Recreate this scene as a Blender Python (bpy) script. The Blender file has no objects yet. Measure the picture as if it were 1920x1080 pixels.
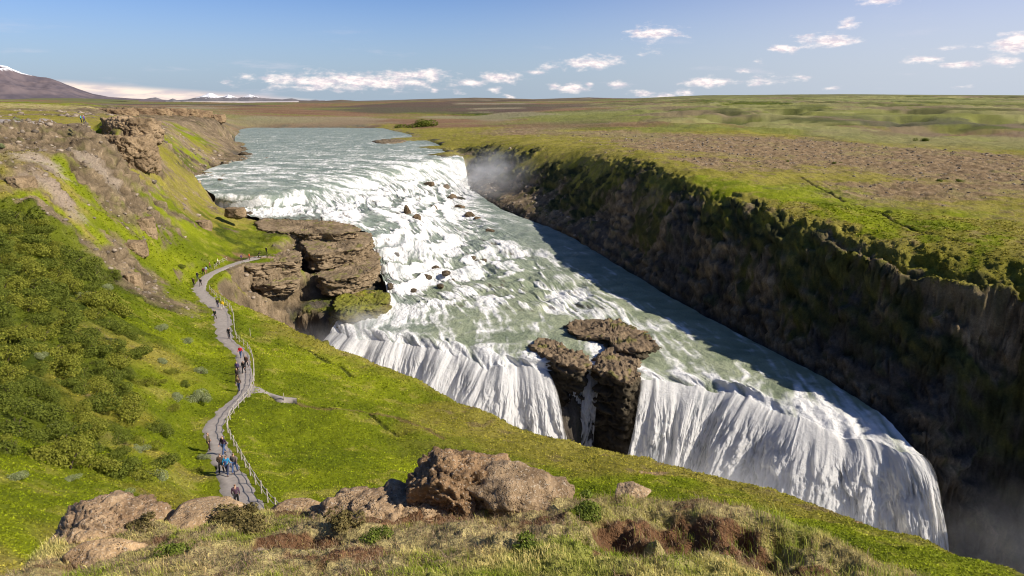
import bpy, math, random
import numpy as np
from mathutils import Vector, Matrix
from mathutils.geometry import delaunay_2d_cdt

random.seed(7); RNG = np.random.default_rng(11)
scene = bpy.context.scene
col = scene.collection

# ------------------------------------------------------------------ camera
PITCH = math.radians(15.7); FPX = 1280.0
cam_d = bpy.data.cameras.new('camera'); cam = bpy.data.objects.new('camera', cam_d); col.objects.link(cam)
cam_d.sensor_width = 36.0; cam_d.lens = 24.0; cam_d.clip_start = 0.1; cam_d.clip_end = 120000
cam.location = (0, 0, 0); cam.rotation_euler = (math.radians(90) - PITCH, 0, 0)
scene.camera = cam

# ------------------------------------------------------------------ light
SUN_EL, SUN_AZ = math.radians(36.5), math.radians(-17)          # azimuth from +X towards +Y
sdir = Vector((math.cos(SUN_EL)*math.cos(SUN_AZ), math.cos(SUN_EL)*math.sin(SUN_AZ), math.sin(SUN_EL)))
sun_d = bpy.data.lights.new('sun', 'SUN'); sun_d.energy = 5.0; sun_d.angle = math.radians(0.55); sun_d.color = (1.0, 0.91, 0.77)
sun = bpy.data.objects.new('sun', sun_d); col.objects.link(sun)
sun.rotation_euler = sdir.to_track_quat('Z', 'Y').to_euler(); sun.location = (200, 50, 150)
scene.view_settings.view_transform = 'Standard'; scene.view_settings.look = 'None'
scene.view_settings.exposure = 0.42; scene.view_settings.gamma = 1
scene.cycles.max_bounces = 6; scene.cycles.diffuse_bounces = 4; scene.cycles.glossy_bounces = 2
scene.cycles.transparent_max_bounces = 12; scene.cycles.volume_bounces = 1
scene.cycles.volume_step_rate = 2.0; scene.cycles.volume_max_steps = 96
scene.cycles.filter_width = 1.1
scene.cycles.use_adaptive_sampling = True; scene.cycles.adaptive_threshold = 0.02

def pix_dir(px, py):
    u = (px-960)/FPX; v = (540-py)/FPX
    c, s = math.cos(PITCH), math.sin(PITCH)
    return (u, c+v*s, -s+v*c)
def P(px, py, z):
    d = pix_dir(px, py); t = z/d[2]
    return (d[0]*t, d[1]*t, z)
def px_of(x, y, z):
    c, s = math.cos(PITCH), math.sin(PITCH)
    dep = y*c - z*s; up = z*c + y*s
    return 960+FPX*x/dep, 540-FPX*up/dep

# ------------------------------------------------------------------ sky
world = bpy.data.worlds.new('World'); scene.world = world; world.use_nodes = True
nt = world.node_tree; nt.nodes.clear()
def N(tree, kind, **kw):
    n = tree.nodes.new(kind)
    for k, v in kw.items():
        if k == 'inputs':
            for ik, iv in v.items(): n.inputs[ik].default_value = iv
        else: setattr(n, k, v)
    return n
def L(tree, a, b): tree.links.new(a, b)
def math_(tree, op, a, b=None, c=None, clamp=False):
    n = tree.nodes.new('ShaderNodeMath'); n.operation = op; n.use_clamp = clamp
    for i, q in enumerate((a, b, c)):
        if q is None: continue
        if isinstance(q, (int, float)): n.inputs[i].default_value = q
        else: tree.links.new(q, n.inputs[i])
    return n.outputs[0]
def mixc(tree, f, a, b, blend='MIX'):
    n = tree.nodes.new('ShaderNodeMix'); n.data_type = 'RGBA'; n.blend_type = blend
    for i, q in ((0, f), (6, a), (7, b)):
        if isinstance(q, (int, float)): n.inputs[i].default_value = q
        elif isinstance(q, tuple): n.inputs[i].default_value = q if len(q) == 4 else (*q, 1)
        else: tree.links.new(q, n.inputs[i])
    return n.outputs[2]
def ramp(tree, f, lo, hi, a=0.0, b=1.0, smooth=True):
    n = tree.nodes.new('ShaderNodeMapRange'); n.interpolation_type = 'SMOOTHSTEP' if smooth else 'LINEAR'
    n.inputs[1].default_value = lo; n.inputs[2].default_value = hi; n.inputs[3].default_value = a; n.inputs[4].default_value = b
    tree.links.new(f, n.inputs[0]); return n.outputs[0]

SKY_STRENGTH = 0.075
sky = N(nt, 'ShaderNodeTexSky', sky_type='NISHITA', sun_disc=False, sun_elevation=SUN_EL, sun_rotation=math.radians(90)-SUN_AZ,
        altitude=200, air_density=1.0, dust_density=1.6, ozone_density=2.0)
tc = N(nt, 'ShaderNodeTexCoord')
sep = N(nt, 'ShaderNodeSeparateXYZ'); L(nt, tc.outputs['Generated'], sep.inputs[0])
# azimuth and elevation of a sky direction, in degrees
az = math_(nt, 'MULTIPLY', math_(nt, 'ARCTAN2', sep.outputs[0], sep.outputs[1]), 57.2958)
el = math_(nt, 'MULTIPLY', math_(nt, 'ARCSINE', sep.outputs[2]), 57.2958)
ae = N(nt, 'ShaderNodeCombineXYZ'); L(nt, az, ae.inputs[0]); L(nt, el, ae.inputs[1])
nz = N(nt, 'ShaderNodeTexNoise', inputs={'Scale': 0.9, 'Detail': 7.0, 'Roughness': 0.62}); 
mp = N(nt, 'ShaderNodeMapping'); mp.inputs['Scale'].default_value = (0.75, 1.9, 1); L(nt, ae.outputs[0], mp.inputs[0]); L(nt, mp.outputs[0], nz.inputs[0])
def azel(px, py):
    d = pix_dir(px, py); return math.degrees(math.atan2(d[0], d[1])), math.degrees(math.atan2(d[2], math.hypot(d[0], d[1])))
# every cumulus of the photograph: centre, half width, half height (pixels -> angles), strength
CL = [(665,152,180,14,1),(560,150,70,12,.9),(775,141,75,10,1),(610,163,110,8,.7),(1115,118,48,11,1),(1040,127,30,9,.7),(940,146,42,10,1),(890,155,34,7,.8),
      (1225,62,48,12,1),(1070,165,34,9,1),(1160,159,20,6,.9),(1040,164,14,6,.7),(1330,152,42,9,1),(1430,150,38,8,.6),(1542,77,50,11,1),(1470,91,24,8,.95),
      (1590,46,16,9,.9),(1650,3,40,7,.8),(1905,82,32,15,1.1),(1800,122,26,6,.9),(1880,115,22,7,.9),(1725,113,26,5,.7),(1745,111,24,5,.6),(1800,90,90,4,.3),
      (1205,176,30,6,.8),(1285,173,22,6,.9),(1395,134,18,4,.6),(1420,116,12,4,.7),(1510,146,18,6,.6),(928,167,14,6,.7),(860,172,12,5,.7),(815,170,8,5,.7),(1215,99,30,6,.5),
      (1105,160,10,5,.8),(955,180,12,5,.7),(1240,181,30,5,.7),(725,156,14,4,.8),(1800,163,16,4,.6),(1560,165,20,4,.5),(1890,100,30,4,.4),(1000,136,24,4,.6)]
dens = None
for (px, py, hw, hh, st) in CL:
    a0, e0 = azel(px, py); hw = hw/FPX*57.3*0.93*1.45; hh = hh/FPX*57.3*1.5
    v = N(nt, 'ShaderNodeVectorMath', operation='SUBTRACT'); L(nt, ae.outputs[0], v.inputs[0]); v.inputs[1].default_value = (a0, e0, 0)
    w = N(nt, 'ShaderNodeVectorMath', operation='MULTIPLY'); L(nt, v.outputs[0], w.inputs[0]); w.inputs[1].default_value = (1/hw, 1/hh, 0)
    l = N(nt, 'ShaderNodeVectorMath', operation='LENGTH'); L(nt, w.outputs[0], l.inputs[0])
    s = math_(nt, 'MULTIPLY_ADD', l.outputs['Value'], -0.9*st, 0.9*st)
    dens = s if dens is None else math_(nt, 'MAXIMUM', dens, s)
dn = math_(nt, 'ADD', dens, math_(nt, 'MULTIPLY_ADD', nz.outputs[0], 2.0, -1.14))
calpha = ramp(nt, dn, -0.02, 0.72)
# thin wisps
nz2 = N(nt, 'ShaderNodeTexNoise', inputs={'Scale': 0.35, 'Detail': 6.0, 'Roughness': 0.6})
mp2 = N(nt, 'ShaderNodeMapping'); mp2.inputs['Scale'].default_value = (0.35, 2.2, 1); L(nt, ae.outputs[0], mp2.inputs[0]); L(nt, mp2.outputs[0], nz2.inputs[0])
# long low cloud bank over the glacier, left
bank_t = ramp(nt, az, -32, -14, 1.05, -0.35, False)
bank = math_(nt, 'MULTIPLY', ramp(nt, math_(nt, 'SUBTRACT', math_(nt, 'ADD', bank_t, math_(nt, 'MULTIPLY_ADD', nz2.outputs[0], 0.55, -0.3)), el), -0.15, 0.35),
             ramp(nt, az, -13, -17))
bank = math_(nt, 'MULTIPLY', bank, ramp(nt, el, -2.0, -0.6))
streak = ramp(nt, nz2.outputs[0], 0.42, 0.56)
lump = N(nt, 'ShaderNodeTexNoise', inputs={'Scale': 1.7, 'Detail': 5.0, 'Roughness': 0.6}); L(nt, mp.outputs[0], lump.inputs[0])
k = 1.0/SKY_STRENGTH
def sc(c, f=k): return (c[0]*f, c[1]*f, c[2]*f)
tint = mixc(nt, 1.0, sky.outputs[0], (0.66, 0.94, 1.50), 'MULTIPLY')
deep = ramp(nt, el, 3, 20, 1.0, 0.56)
dv = N(nt, 'ShaderNodeVectorMath', operation='SCALE'); L(nt, tint, dv.inputs[0]); L(nt, deep, dv.inputs['Scale']); tint = dv.outputs[0]
# the milky band of air low in the sky, stronger on the side of the sun
hz = math_(nt, 'MULTIPLY', ramp(nt, el, 17, -1, 0, 1), ramp(nt, az, -10, 38, 0.06, 0.55))
tint = mixc(nt, hz, tint, sc((0.74, 0.66, 0.70)))
tint = mixc(nt, math_(nt, 'MULTIPLY', ramp(nt, el, 9, -1, 0, 0.62), 1.0), tint, sc((0.40, 0.49, 0.58)))
thin = math_(nt, 'MULTIPLY', ramp(nt, nz2.outputs[0], 0.56, 0.75), ramp(nt, el, 7, 1, 0, 0.35))
skyc = mixc(nt, thin, tint, sc((0.62, 0.58, 0.64)))
bankc = mixc(nt, math_(nt, 'MULTIPLY', streak, 0.75), sc((0.90, 0.74, 0.62)), sc((0.47, 0.42, 0.47)))
skyc = mixc(nt, math_(nt, 'MULTIPLY', bank, 0.95), skyc, bankc)
cc = mixc(nt, ramp(nt, lump.outputs[0], 0.35, 0.62), sc((0.60, 0.53, 0.58)), sc((0.98, 0.86, 0.80)))
skyc = mixc(nt, math_(nt, 'MULTIPLY', calpha, 0.92), skyc, cc)
bg = N(nt, 'ShaderNodeBackground', inputs={'Strength': SKY_STRENGTH}); L(nt, skyc, bg.inputs[0])
wo = N(nt, 'ShaderNodeOutputWorld'); L(nt, bg.outputs[0], wo.inputs[0])

# ------------------------------------------------------------------ numpy noise
def _h(ix, iy, iz, seed):
    h = (ix.astype(np.uint32)*np.uint32(374761393) + iy.astype(np.uint32)*np.uint32(668265263) + iz.astype(np.uint32)*np.uint32(2147483647 & 0x5bd1e995) + np.uint32((seed*144269) & 0xffffffff))
    h ^= h >> np.uint32(13); h *= np.uint32(1274126177); h ^= h >> np.uint32(16)
    return (h & np.uint32(0xffff)).astype(np.float32)/np.float32(32767.5) - 1
def vnoise2(x, y, seed=0):
    x = np.asarray(x, np.float64); y = np.asarray(y, np.float64)
    xi = np.floor(x); yi = np.floor(y); fx = (x-xi).astype(np.float32); fy = (y-yi).astype(np.float32)
    xi = xi.astype(np.int64); yi = yi.astype(np.int64); z0 = np.zeros_like(xi)
    u = fx*fx*fx*(fx*(fx*6-15)+10); w = fy*fy*fy*(fy*(fy*6-15)+10)
    a = _h(xi, yi, z0, seed); b = _h(xi+1, yi, z0, seed); c = _h(xi, yi+1, z0, seed); d = _h(xi+1, yi+1, z0, seed)
    return (a+(b-a)*u) + ((c+(d-c)*u)-(a+(b-a)*u))*w
def vnoise3(x, y, z, seed=0):
    x = np.asarray(x, np.float64); y = np.asarray(y, np.float64); z = np.asarray(z, np.float64)
    xi = np.floor(x); yi = np.floor(y); zi = np.floor(z)
    fx = (x-xi).astype(np.float32); fy = (y-yi).astype(np.float32); fz = (z-zi).astype(np.float32)
    xi = xi.astype(np.int64); yi = yi.astype(np.int64); zi = zi.astype(np.int64)
    u = fx*fx*(3-2*fx); v = fy*fy*(3-2*fy); w = fz*fz*(3-2*fz)
    def pl(zz):
        a = _h(xi, yi, zz, seed); b = _h(xi+1, yi, zz, seed); c = _h(xi, yi+1, zz, seed); d = _h(xi+1, yi+1, zz, seed)
        t = a+(b-a)*u; return t + ((c+(d-c)*u)-t)*v
    p = pl(zi); return p + (pl(zi+1)-p)*w
def fbm2(x, y, oct=4, seed=0, gain=0.5, rot=True):
    r = 0; a = 1; n = 0
    for i in range(oct):
        r = r + a*vnoise2(x, y, seed+i*17); n += a; a *= gain
        x, y = (1.6*x+1.2*y+5.3, -1.2*x+1.6*y-2.1) if rot else (x*2+5.3, y*2-2.1)
    return r/n
def fbm3(x, y, z, oct=4, seed=0, gain=0.5):
    r = 0; a = 1; n = 0
    for i in range(oct):
        r = r + a*vnoise3(x, y, z, seed+i*17); n += a; a *= gain
        x, y, z = 1.6*x+1.2*y+5.3, -1.2*x+1.6*y-2.1, z*2.03+3.3
    return r/n
def ridged3(x, y, z, oct=4, seed=0, gain=0.5):
    r = 0; a = 1; n = 0
    for i in range(oct):
        r = r + a*(1-2*np.abs(vnoise3(x, y, z, seed+i*17))); n += a; a *= gain
        x, y, z = 1.6*x+1.2*y+5.3, -1.2*x+1.6*y-2.1, z*2.03+3.3
    return r/n
def cell3(x, y, z, seed=0):
    """cellular noise: (distance to border, random value of the cell)"""
    x = np.asarray(x, np.float32); y = np.asarray(y, np.float32); z = np.asarray(z, np.float32)
    xi = np.floor(x).astype(np.int64); yi = np.floor(y).astype(np.int64); zi = np.floor(z).astype(np.int64)
    f1 = np.full(x.shape, 9., np.float32); f2 = f1.copy(); idv = np.zeros(x.shape, np.float32)
    for a in (-1, 0, 1):
        for b in (-1, 0, 1):
            for c in (-1, 0, 1):
                X_, Y_, Z_ = xi+a, yi+b, zi+c
                px_ = X_+.5+.45*_h(X_, Y_, Z_, seed); py_ = Y_+.5+.45*_h(X_, Y_, Z_, seed+1); pz_ = Z_+.5+.45*_h(X_, Y_, Z_, seed+2)
                d = ((px_-x)**2+(py_-y)**2+(pz_-z)**2).astype(np.float32)
                n_ = d < f1; f2 = np.where(n_, f1, np.minimum(f2, d)); idv = np.where(n_, _h(X_, Y_, Z_, seed+3), idv); f1 = np.where(n_, d, f1)
    return np.sqrt(f2)-np.sqrt(f1), idv
def sstep(x, lo, hi):
    t = np.clip((x-lo)/(hi-lo), 0, 1); return t*t*(3-2*t)

# ------------------------------------------------------------------ mesh helpers
def tag(o, label=None, cat=None, group=None, kind=None):
    if label: o['label'] = label
    if cat: o['category'] = cat
    if group: o['group'] = group
    if kind: o['kind'] = kind
    return o
def new_obj(name, me, mat=None, parent=None):
    if mat is not None and len(me.materials) == 0: me.materials.append(mat)
    o = bpy.data.objects.new(name, me); col.objects.link(o)
    if parent is not None: o.parent = parent
    return o
def empty(name, loc=(0,0,0), rz=0, scale=1):
    o = bpy.data.objects.new(name, None); col.objects.link(o); o.location = loc; o.rotation_euler = (0,0,rz)
    o.empty_display_size = 0.2
    o.scale = (scale,)*3
    return o
def np_mesh(name, co, faces, colors=None, smooth=True, attrs=None):
    """co (n,3); faces (m,k)"""
    co = np.asarray(co, np.float32); faces = np.asarray(faces, np.int32); m, k = faces.shape
    me = bpy.data.meshes.new(name)
    me.vertices.add(len(co)); me.vertices.foreach_set('co', co.ravel())
    me.loops.add(m*k); me.loops.foreach_set('vertex_index', faces.ravel())
    me.polygons.add(m); me.polygons.foreach_set('loop_start', np.arange(0, m*k, k, dtype=np.int32))
    me.polygons.foreach_set('loop_total', np.full(m, k, np.int32))
    if smooth: me.polygons.foreach_set('use_smooth', np.ones(m, bool))
    me.update(calc_edges=True)
    if colors is not None:
        a = me.color_attributes.new('Col', 'FLOAT_COLOR', 'POINT')
        c = np.ones((len(co), 4), np.float32); c[:, :colors.shape[1]] = colors; a.data.foreach_set('color', c.ravel())
    for nme, val in (attrs or {}).items():
        a = me.attributes.new(nme, 'FLOAT', 'POINT'); a.data.foreach_set('value', np.asarray(val, np.float32).ravel())
    return me
def grid_faces(nr, nc, wrap=False):
    i = np.arange(nr-1)[:, None]; j = np.arange(nc if wrap else nc-1)[None, :]; j2 = (j+1) % nc
    return np.stack([i*nc+j, i*nc+j2, (i+1)*nc+j2, (i+1)*nc+j], -1).reshape(-1, 4)
def grid_normals(co):
    du = np.gradient(co, axis=1); dv = np.gradient(co, axis=0); n = np.cross(du, dv)
    n /= np.maximum(np.linalg.norm(n, axis=-1, keepdims=True), 1e-9)
    n[n[..., 2] < 0] *= 1
    return n
# ------------------------------------------------------------------ the lie of the land: break lines -> triangulated surface
CLS = 'glorsbymktp'     # green grass, lush leaves, olive grass, rock, scree, brown heath, gravel plain, moss wall, wet dark rock, straw turf, path
TP, TZ, TC, TE = [], [], [], []
def LN(c, pts, edge=True, amp=None):
    i0 = len(TP)
    for k, p in enumerate(pts):
        if len(p) == 4: x, y, z = p[1:]            # ('w', x, y, z)
        else: x, y, z = P(*p)
        TP.append((x, y)); TZ.append(z); TC.append(CLS.index(c[k] if len(c) > 1 else c))
        if edge and k: TE.append((i0+k-1, i0+k))
    return [(TP[i0+k][0], TP[i0+k][1], TZ[i0+k]) for k in range(len(pts))]
def off(pts, d, dz, dirv=None):
    out = []
    for (x, y, z) in pts:
        if dirv is None: n = math.hypot(x, y); ex, ey = -x/n, -y/n
        else: ex, ey = dirv
        out.append(('w', x+ex*d, y+ey*d, z+dz))
    return out
def up(px, k=1.0):
    return float(np.interp(px, [860,960,1150,1250,1400,1600,1800], [0,2.2,3.8,3.8,2.6,1.2,.6]))*k
# --- river cross sections, left bank to right bank, upstream to the second lip (shared by bed and water)
RIV = [
 [(448,239.5,-30),(500,239.5,-30),(560,239.5,-30),(600,239.5,-30),(640,239.5,-30),(665,240,-29.9),(690,240,-29.9),(705,240,-29.8),(718,240.5,-29.8)],
 [(440,262,-30.2),(500,258,-30.2),(560,256,-30.2),(610,254,-30.2),(660,252,-30.2),(690,251,-30.2),(720,250,-30.2),(745,250,-30.1),(775,254,-30.1)],
 [(452,290,-30.6),(510,284,-30.6),(570,280,-30.6),(630,276,-30.6),(690,273,-30.5),(730,271,-30.5),(770,269,-30.5),(800,268,-30.4),(828,274,-30.4)],
 [(388,318,-31),(460,312,-31),(540,306,-31),(620,300,-31),(690,294,-31),(740,290,-31),(790,286,-31),(825,286,-31),(853,289,-31)],
 [(350,335,-31.2),(430,336,-31.3),(510,334,-31.4),(590,328,-31.5),(665,318,-31.6),(725,309,-31.6),(780,302,-31.6),(825,297,-31.6),(864,294,-31.6)],
 [(374,352,-31.6),(440,354,-31.7),(510,352,-31.8),(590,345,-32.3),(665,333,-32.8),(725,322,-33),(780,312,-33),(826,303,-33),(869,297,-32.2)],
 [(402,366,-32),(455,366,-32),(515,365,-32.2),(590,357,-33.4),(665,345,-34.4),(725,334,-35),(780,326,-35.6),(832,322,-37),(874,318,-37.5)],
 [(404,388,-36),(455,392,-36.3),(515,393,-36.4),(590,386,-36.5),(665,374,-37),(725,362,-37.8),(785,352,-39),(842,352,-42),(880,346,-43.8)],
 [(455,404,-36.7),(510,407,-36.8),(560,410,-37),(620,406,-37.2),(680,396,-38),(740,388,-39.5),(800,382,-41.5),(856,385,-44.5),(897,364,-44.5)],
 [(662,421,-38),(680,420,-38.2),(702,420,-38.8),(732,418,-39.6),(765,415,-41),(805,412,-43.2),(850,412,-45.2),(895,402,-45.6),(945,394,-45.2)],
 [(690,446,-40.4),(712,452,-41.2),(738,456,-42.2),(768,456,-43.6),(806,454,-45.2),(850,452,-46.3),(905,444,-46.6),(975,436,-46.5),(1048,434,-46.3)],
 [(703,476,-43.2),(722,490,-44),(748,498,-45),(784,500,-46.2),(832,498,-47.2),(890,495,-47.8),(960,488,-47.7),(1050,486,-47.5),(1140,486,-47.4)],
 [(718,520,-46.2),(735,532,-47),(765,540,-47.8),(810,542,-48.3),(870,540,-48.5),(940,538,-48.4),(1030,540,-48.3),(1140,548,-48.3),(1245,550,-48.3)],
 [(725,560,-48.6),(752,568,-48.9),(795,574,-49.1),(855,578,-49.2),(925,580,-49.2),(1010,585,-49.1),(1120,596,-49.1),(1240,612,-49),(1365,615,-48.9)],
 [(688,596,-49.5),(730,604,-49.6),(785,610,-49.6),(855,618,-49.6),(935,628,-49.6),(1050,645,-49.5),(1210,665,-49.5),(1350,680,-49.5),(1480,675,-49.3)],
 [(640,604,-49.9),(700,616,-50),(775,626,-50),(855,640,-50),(945,662,-50),(1080,680,-49.8),(1300,700,-50),(1460,735,-50),(1600,742,-49.7)],
 [(622,612,-50.3),(690,625,-50.3),(770,636,-50.3),(855,652,-50.3),(950,678,-50.3),(1090,694,-50),(1310,714,-50.3),(1520,782,-50.3),(1722,838,-50.6)],
]
for k, s in enumerate(RIV):
    dz = -2.5 if k < 4 else (-1.1 if k < 6 else (-3.0 if k < 13 else -1.6))
    LN('k', [(*P(*p)[:0], *('w',), *P(*p)[:2], p[2]+dz) for p in s[:]], edge=False)
# near lip line (bed)
LIP1 = [(622,612,-51),(690,626,-51.4),(770,638,-51.4),(855,654,-51.4),(950,680,-51.4),(1010,694,-51.2)]
ISL = [(1030,692,-51.2),(1070,696,-51.4),(1110,704,-51.4),(1150,708,-51.4),(1190,722,-51.4)]
LIP2 = [(1215,716,-51),(1310,716,-51.4),(1390,738,-51.4),(1460,762,-51.4),(1520,786,-51.4),(1600,808,-51.4),(1660,824,-51.4),(1722,840,-51.4)]
lip = LN('k', LIP1+ISL+LIP2)
lipb = []
for i, (x, y, z) in enumerate(lip):
    a = lip[max(i-1, 0)]; b = lip[min(i+1, len(lip)-1)]; tx, ty = b[0]-a[0], b[1]-a[1]; n = math.hypot(tx, ty)
    nx, ny = ty/n, -tx/n                      # towards the gorge (down-left of the line)
    if ny > 0: nx, ny = -nx, -ny
    lipb.append(('w', x+nx*1.6, y+ny*1.6, -73))
LN('k', lipb)
# --- right plateau rim, wall, wall foot
RIM = [(858,268,-28),(900,266,-27),(960,270,-26),(1050,276,-25),(1150,291,-24.3),(1250,322,-24.3),(1350,355,-25),(1450,392,-26),(1550,425,-27),(1650,465,-27.5),(1750,485,-27.5),(1850,502,-27),(1925,515,-27),(2060,545,-26.5)]
RIM = [(p[0], p[1], p[2]+up(p[0])) for p in RIM]
FOOT = [(876,345,-44),(895,363,-44.5),(945,391,-45),(1048,432,-46),(1142,483,-47.2),(1248,547,-48.2),(1368,611,-48.8),(1483,671,-49.2),(1545,706,-49.4),(1603,738,-49.6),(1665,780,-50.2),(1726,836,-51)]
rim = LN('oooooooooooooo', RIM)
rim += LN('oo', [('w', 99, 78, -26), ('w', 104, 10, -24)])
TE.append((len(TP)-3, len(TP)-2))
foot = [P(*p) for p in FOOT] + [(67.5,88,-62),(75,80,-72),(82,60,-73),(88,6,-73)]
LN('k', [('w', x, y, z-0.6) for (x, y, z) in foot])
LN('r', [('w', x+0.8, y, z+1.2) for (x, y, z) in foot])
nR, nF = len(rim), len(foot)
def atf(pts, t):
    k = t*(len(pts)-1); i = min(int(k), len(pts)-2); f = k-i
    return [pts[i][j]*(1-f)+pts[i+1][j]*f for j in range(3)]
for (h, v, cc) in ((.10,.05,'o'), (.24,.22,'m'), (.42,.50,'m'), (.70,.78,'r')):
    prof = []
    for q in range(31):
        t = q/30; a = atf(rim, t); b = atf(foot, t)
        hh, vv = h, v
        if t > .5: hh = {.10:.06,.24:.14,.42:.40,.70:.66}[h]; vv = {.05:.05,.22:.34,.50:.52,.78:.84}[v]; 
        hh += .05*math.sin(q*2.3+v*9)+.035*math.sin(q*5.1+v*4); vv += .04*math.sin(q*3.7+v*7)
        prof.append(('w', a[0]+(b[0]-a[0])*hh, a[1]+(b[1]-a[1])*hh, a[2]+(b[2]-a[2])*vv))
    c2 = ''.join((cc if q < 16 or cc == 'o' else ('r' if h < .3 else ('k' if h > .6 else 'm'))) for q in range(31))
    LN(c2, prof)
# --- right plateau surface
RB = LN('o', [(690,234,-29.5),(722,238,-29),(760,246,-28.8),(800,258,-28.8),(830,270,-28.8),(852,281,-28.5)])
LN('s', [(722,242,-30.2),(775,255.5,-30.5),(828,275.5,-30.8),(853,289.5,-31.2),(864,294,-31.6),(869,297,-32),(876,330,-42)], edge=False)
LN('oooooooooo', [(p[0], p[1], p[2]+up(p[0])) for p in [(905,258,-26.5),(1000,264,-25.5),(1100,273,-24),(1200,291,-23.6),(1300,322,-23.8),(1400,358,-24.6),(1500,390,-25.6),(1620,425,-26),(1750,452,-26.2),(1920,480,-25.8)]], edge=False)
LN('ggggg', [(p[0], p[1], p[2]+up(p[0])) for p in [(1350,338,-24.2),(1450,368,-25),(1560,400,-25.6),(1700,440,-26),(1850,462,-25.8)]], edge=False)
LN('ooyyoyo', [(p[0], p[1], p[2]+up(p[0])) for p in [(950,258,-25.8),(1050,263,-25.2),(1200,275,-24),(1300,303,-23.6),(1500,335,-24.2),(1680,358,-25),(1920,400,-25)]], edge=False)
LN('yyyyy', [(p[0], p[1], p[2]+up(p[0])) for p in [(1000,250,-26),(1200,262,-25),(1400,272,-24.5),(1600,300,-24.5),(1920,345,-24.8)]], edge=False)
LN('yyyyyy', [(p[0], p[1], p[2]+up(p[0])) for p in [(950,244,-26.5),(1100,248,-26),(1300,256,-25.5),(1500,266,-25),(1700,280,-25),(1920,296,-25)]], edge=False)
LN('oooooo', [(p[0], p[1], p[2]+up(p[0])) for p in [(900,240,-27),(1100,243,-26),(1300,250,-25.5),(1500,258,-25),(1700,272,-25),(1920,288,-25)]], edge=False)
LN('ggggg', [(p[0], p[1], p[2]+up(p[0])) for p in [(1300,243,-25.5),(1500,250,-25),(1700,262,-24.6),(1920,276,-24.5),(2200,290,-24)]], edge=False)
LN('bbbbbb', [(800,236,-27.5),(1000,236,-26.5),(1200,238,-26),(1400,242,-25.5),(1650,248,-25),(1920,262,-25)], edge=False)
LN('ggggggg', [(1200,228,-25.5),(1350,230,-24.5),(1450,236,-23.5),(1600,238,-22.5),(1800,243,-22),(1920,250,-22),(2200,260,-22)], edge=False)
LN('kkkkkk', [(1380,236.5,-25.5),(1500,240,-25.2),(1650,243,-24.6),(1800,247,-24.5),(1920,254,-24.4),(2200,264,-24)], edge=False)
LN('ggggg', [(1000,222,-25),(1150,218,-24),(1300,218,-22.5),(1600,222,-21.5),(1920,230,-20.5)], edge=False)
LN('gllg', [(840,212,-27),(900,211,-26),(980,214,-25.5),(1040,219,-25)], edge=False)
LN('llll', [(868,216,-30),(905,221,-33),(950,224,-33),(990,222,-28)], edge=False)
LN('bbbbb', [(640,228,-30),(720,226,-30),(820,224,-30),(900,228,-29.6),(960,230,-28)], edge=False)
LN('bbbbb', [(450,238.5,-29.5),(520,238.3,-29.4),(600,238.3,-29.3),(650,238,-29.3),(700,236,-29.3)], edge=False)
LN('bbbbb', [(450,232,-27),(550,230,-27),(650,230,-28),(700,231,-29),(740,233,-29.5)], edge=False)
LN('bbbb', [(440,222,-26),(560,220,-26),(680,220,-27),(780,219,-27.5)], edge=False)
LN('bbbbbb', [(420,205,-18),(560,205,-22),(700,205,-24),(800,206,-25),(1000,205,-21),(1200,204,-20)], edge=False)
LN('oolllllg', [(1250,205,-18.5),(1270,200,-16),(1300,199,-15),(1350,198,-14.6),(1400,198,-14.4),(1450,198,-14.2),(1475,201,-15),(1530,206,-17)], edge=False)
LN('llll', [(1290,207,-20),(1350,207,-20),(1400,207,-20),(1460,207,-19.5)], edge=False)
LN('ggggg', [(1560,208,-18),(1700,214,-18),(1920,222,-18),(1500,214,-19.5),(1350,213,-20.5)], edge=False)
# --- left plateau, its rim and the headlands
LN('orrrrrro', [(-700,240,-5),(-60,232,-5.6),(0,234,-6),(60,233,-6),(120,234,-6.4),(180,238,-6.8),(225,232,-6.8),(262,230,-6.8)])
LN('rrrrrrsr', [(-300,290,-9),(0,262,-8.6),(60,258,-8.6),(120,258,-8.8),(170,262,-9.2),(195,300,-15),(240,312,-16.5),(275,315,-17.5)])
LN('sssss', [(-300,224,-5.2),(-60,229,-5.6),(30,228.5,-5.7),(90,229.5,-5.9),(170,231.5,-6.3)], edge=False)
LN('ooooo', [(-300,212,-4.8),(0,218,-5.4),(90,218,-5.6),(160,222,-6),(250,224,-6.8)], edge=False)
LN('oooo', [(-300,200,-4.4),(0,206,-4.8),(100,206,-5),(180,208,-6)], edge=False)
LN('ottb', [(-300,194,-3.8),(0,196,-4),(150,196,-4.2),(300,198,-7)], edge=False)
LN('gggo', [(-300,188,-2.5),(0,189,-2.6),(150,190,-3),(300,193,-6)], edge=False)
LN('rrrrrrr', [(185,214,-8),(205,206,-7.6),(250,205,-7.8),(300,206,-8.8),(350,206,-9.8),(370,207,-10.6),(405,216,-14)])
LN('rrrrrrr', [(130,221,-7),(200,219,-9.5),(250,220,-10.5),(300,220,-11.6),(350,221,-12.8),(372,223,-14),(410,225,-16.5)])
LN('rssrs', [(284,232,-9),(300,228,-12),(340,228,-13.5),(380,230,-15.5),(410,232,-18)])
LN('osgoss', [(290,236,-11.5),(310,236,-13),(345,250,-18),(370,272,-23.5),(396,300,-28.6),(404,306,-30.6)])
LN('olglo', [(286,262,-15),(310,270,-19),(335,290,-24),(360,308,-28),(378,322,-30.8)], edge=False)
LN('ssss', [(400,240,-20),(415,250,-23),(432,262,-27.5),(440,270,-30)], edge=False)
LN('sssrrs', [(380,250,-19.5),(405,265,-24),(425,282,-28),(440,290,-29.8),(432,299,-30.4),(400,308,-30.8)], edge=False)
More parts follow.
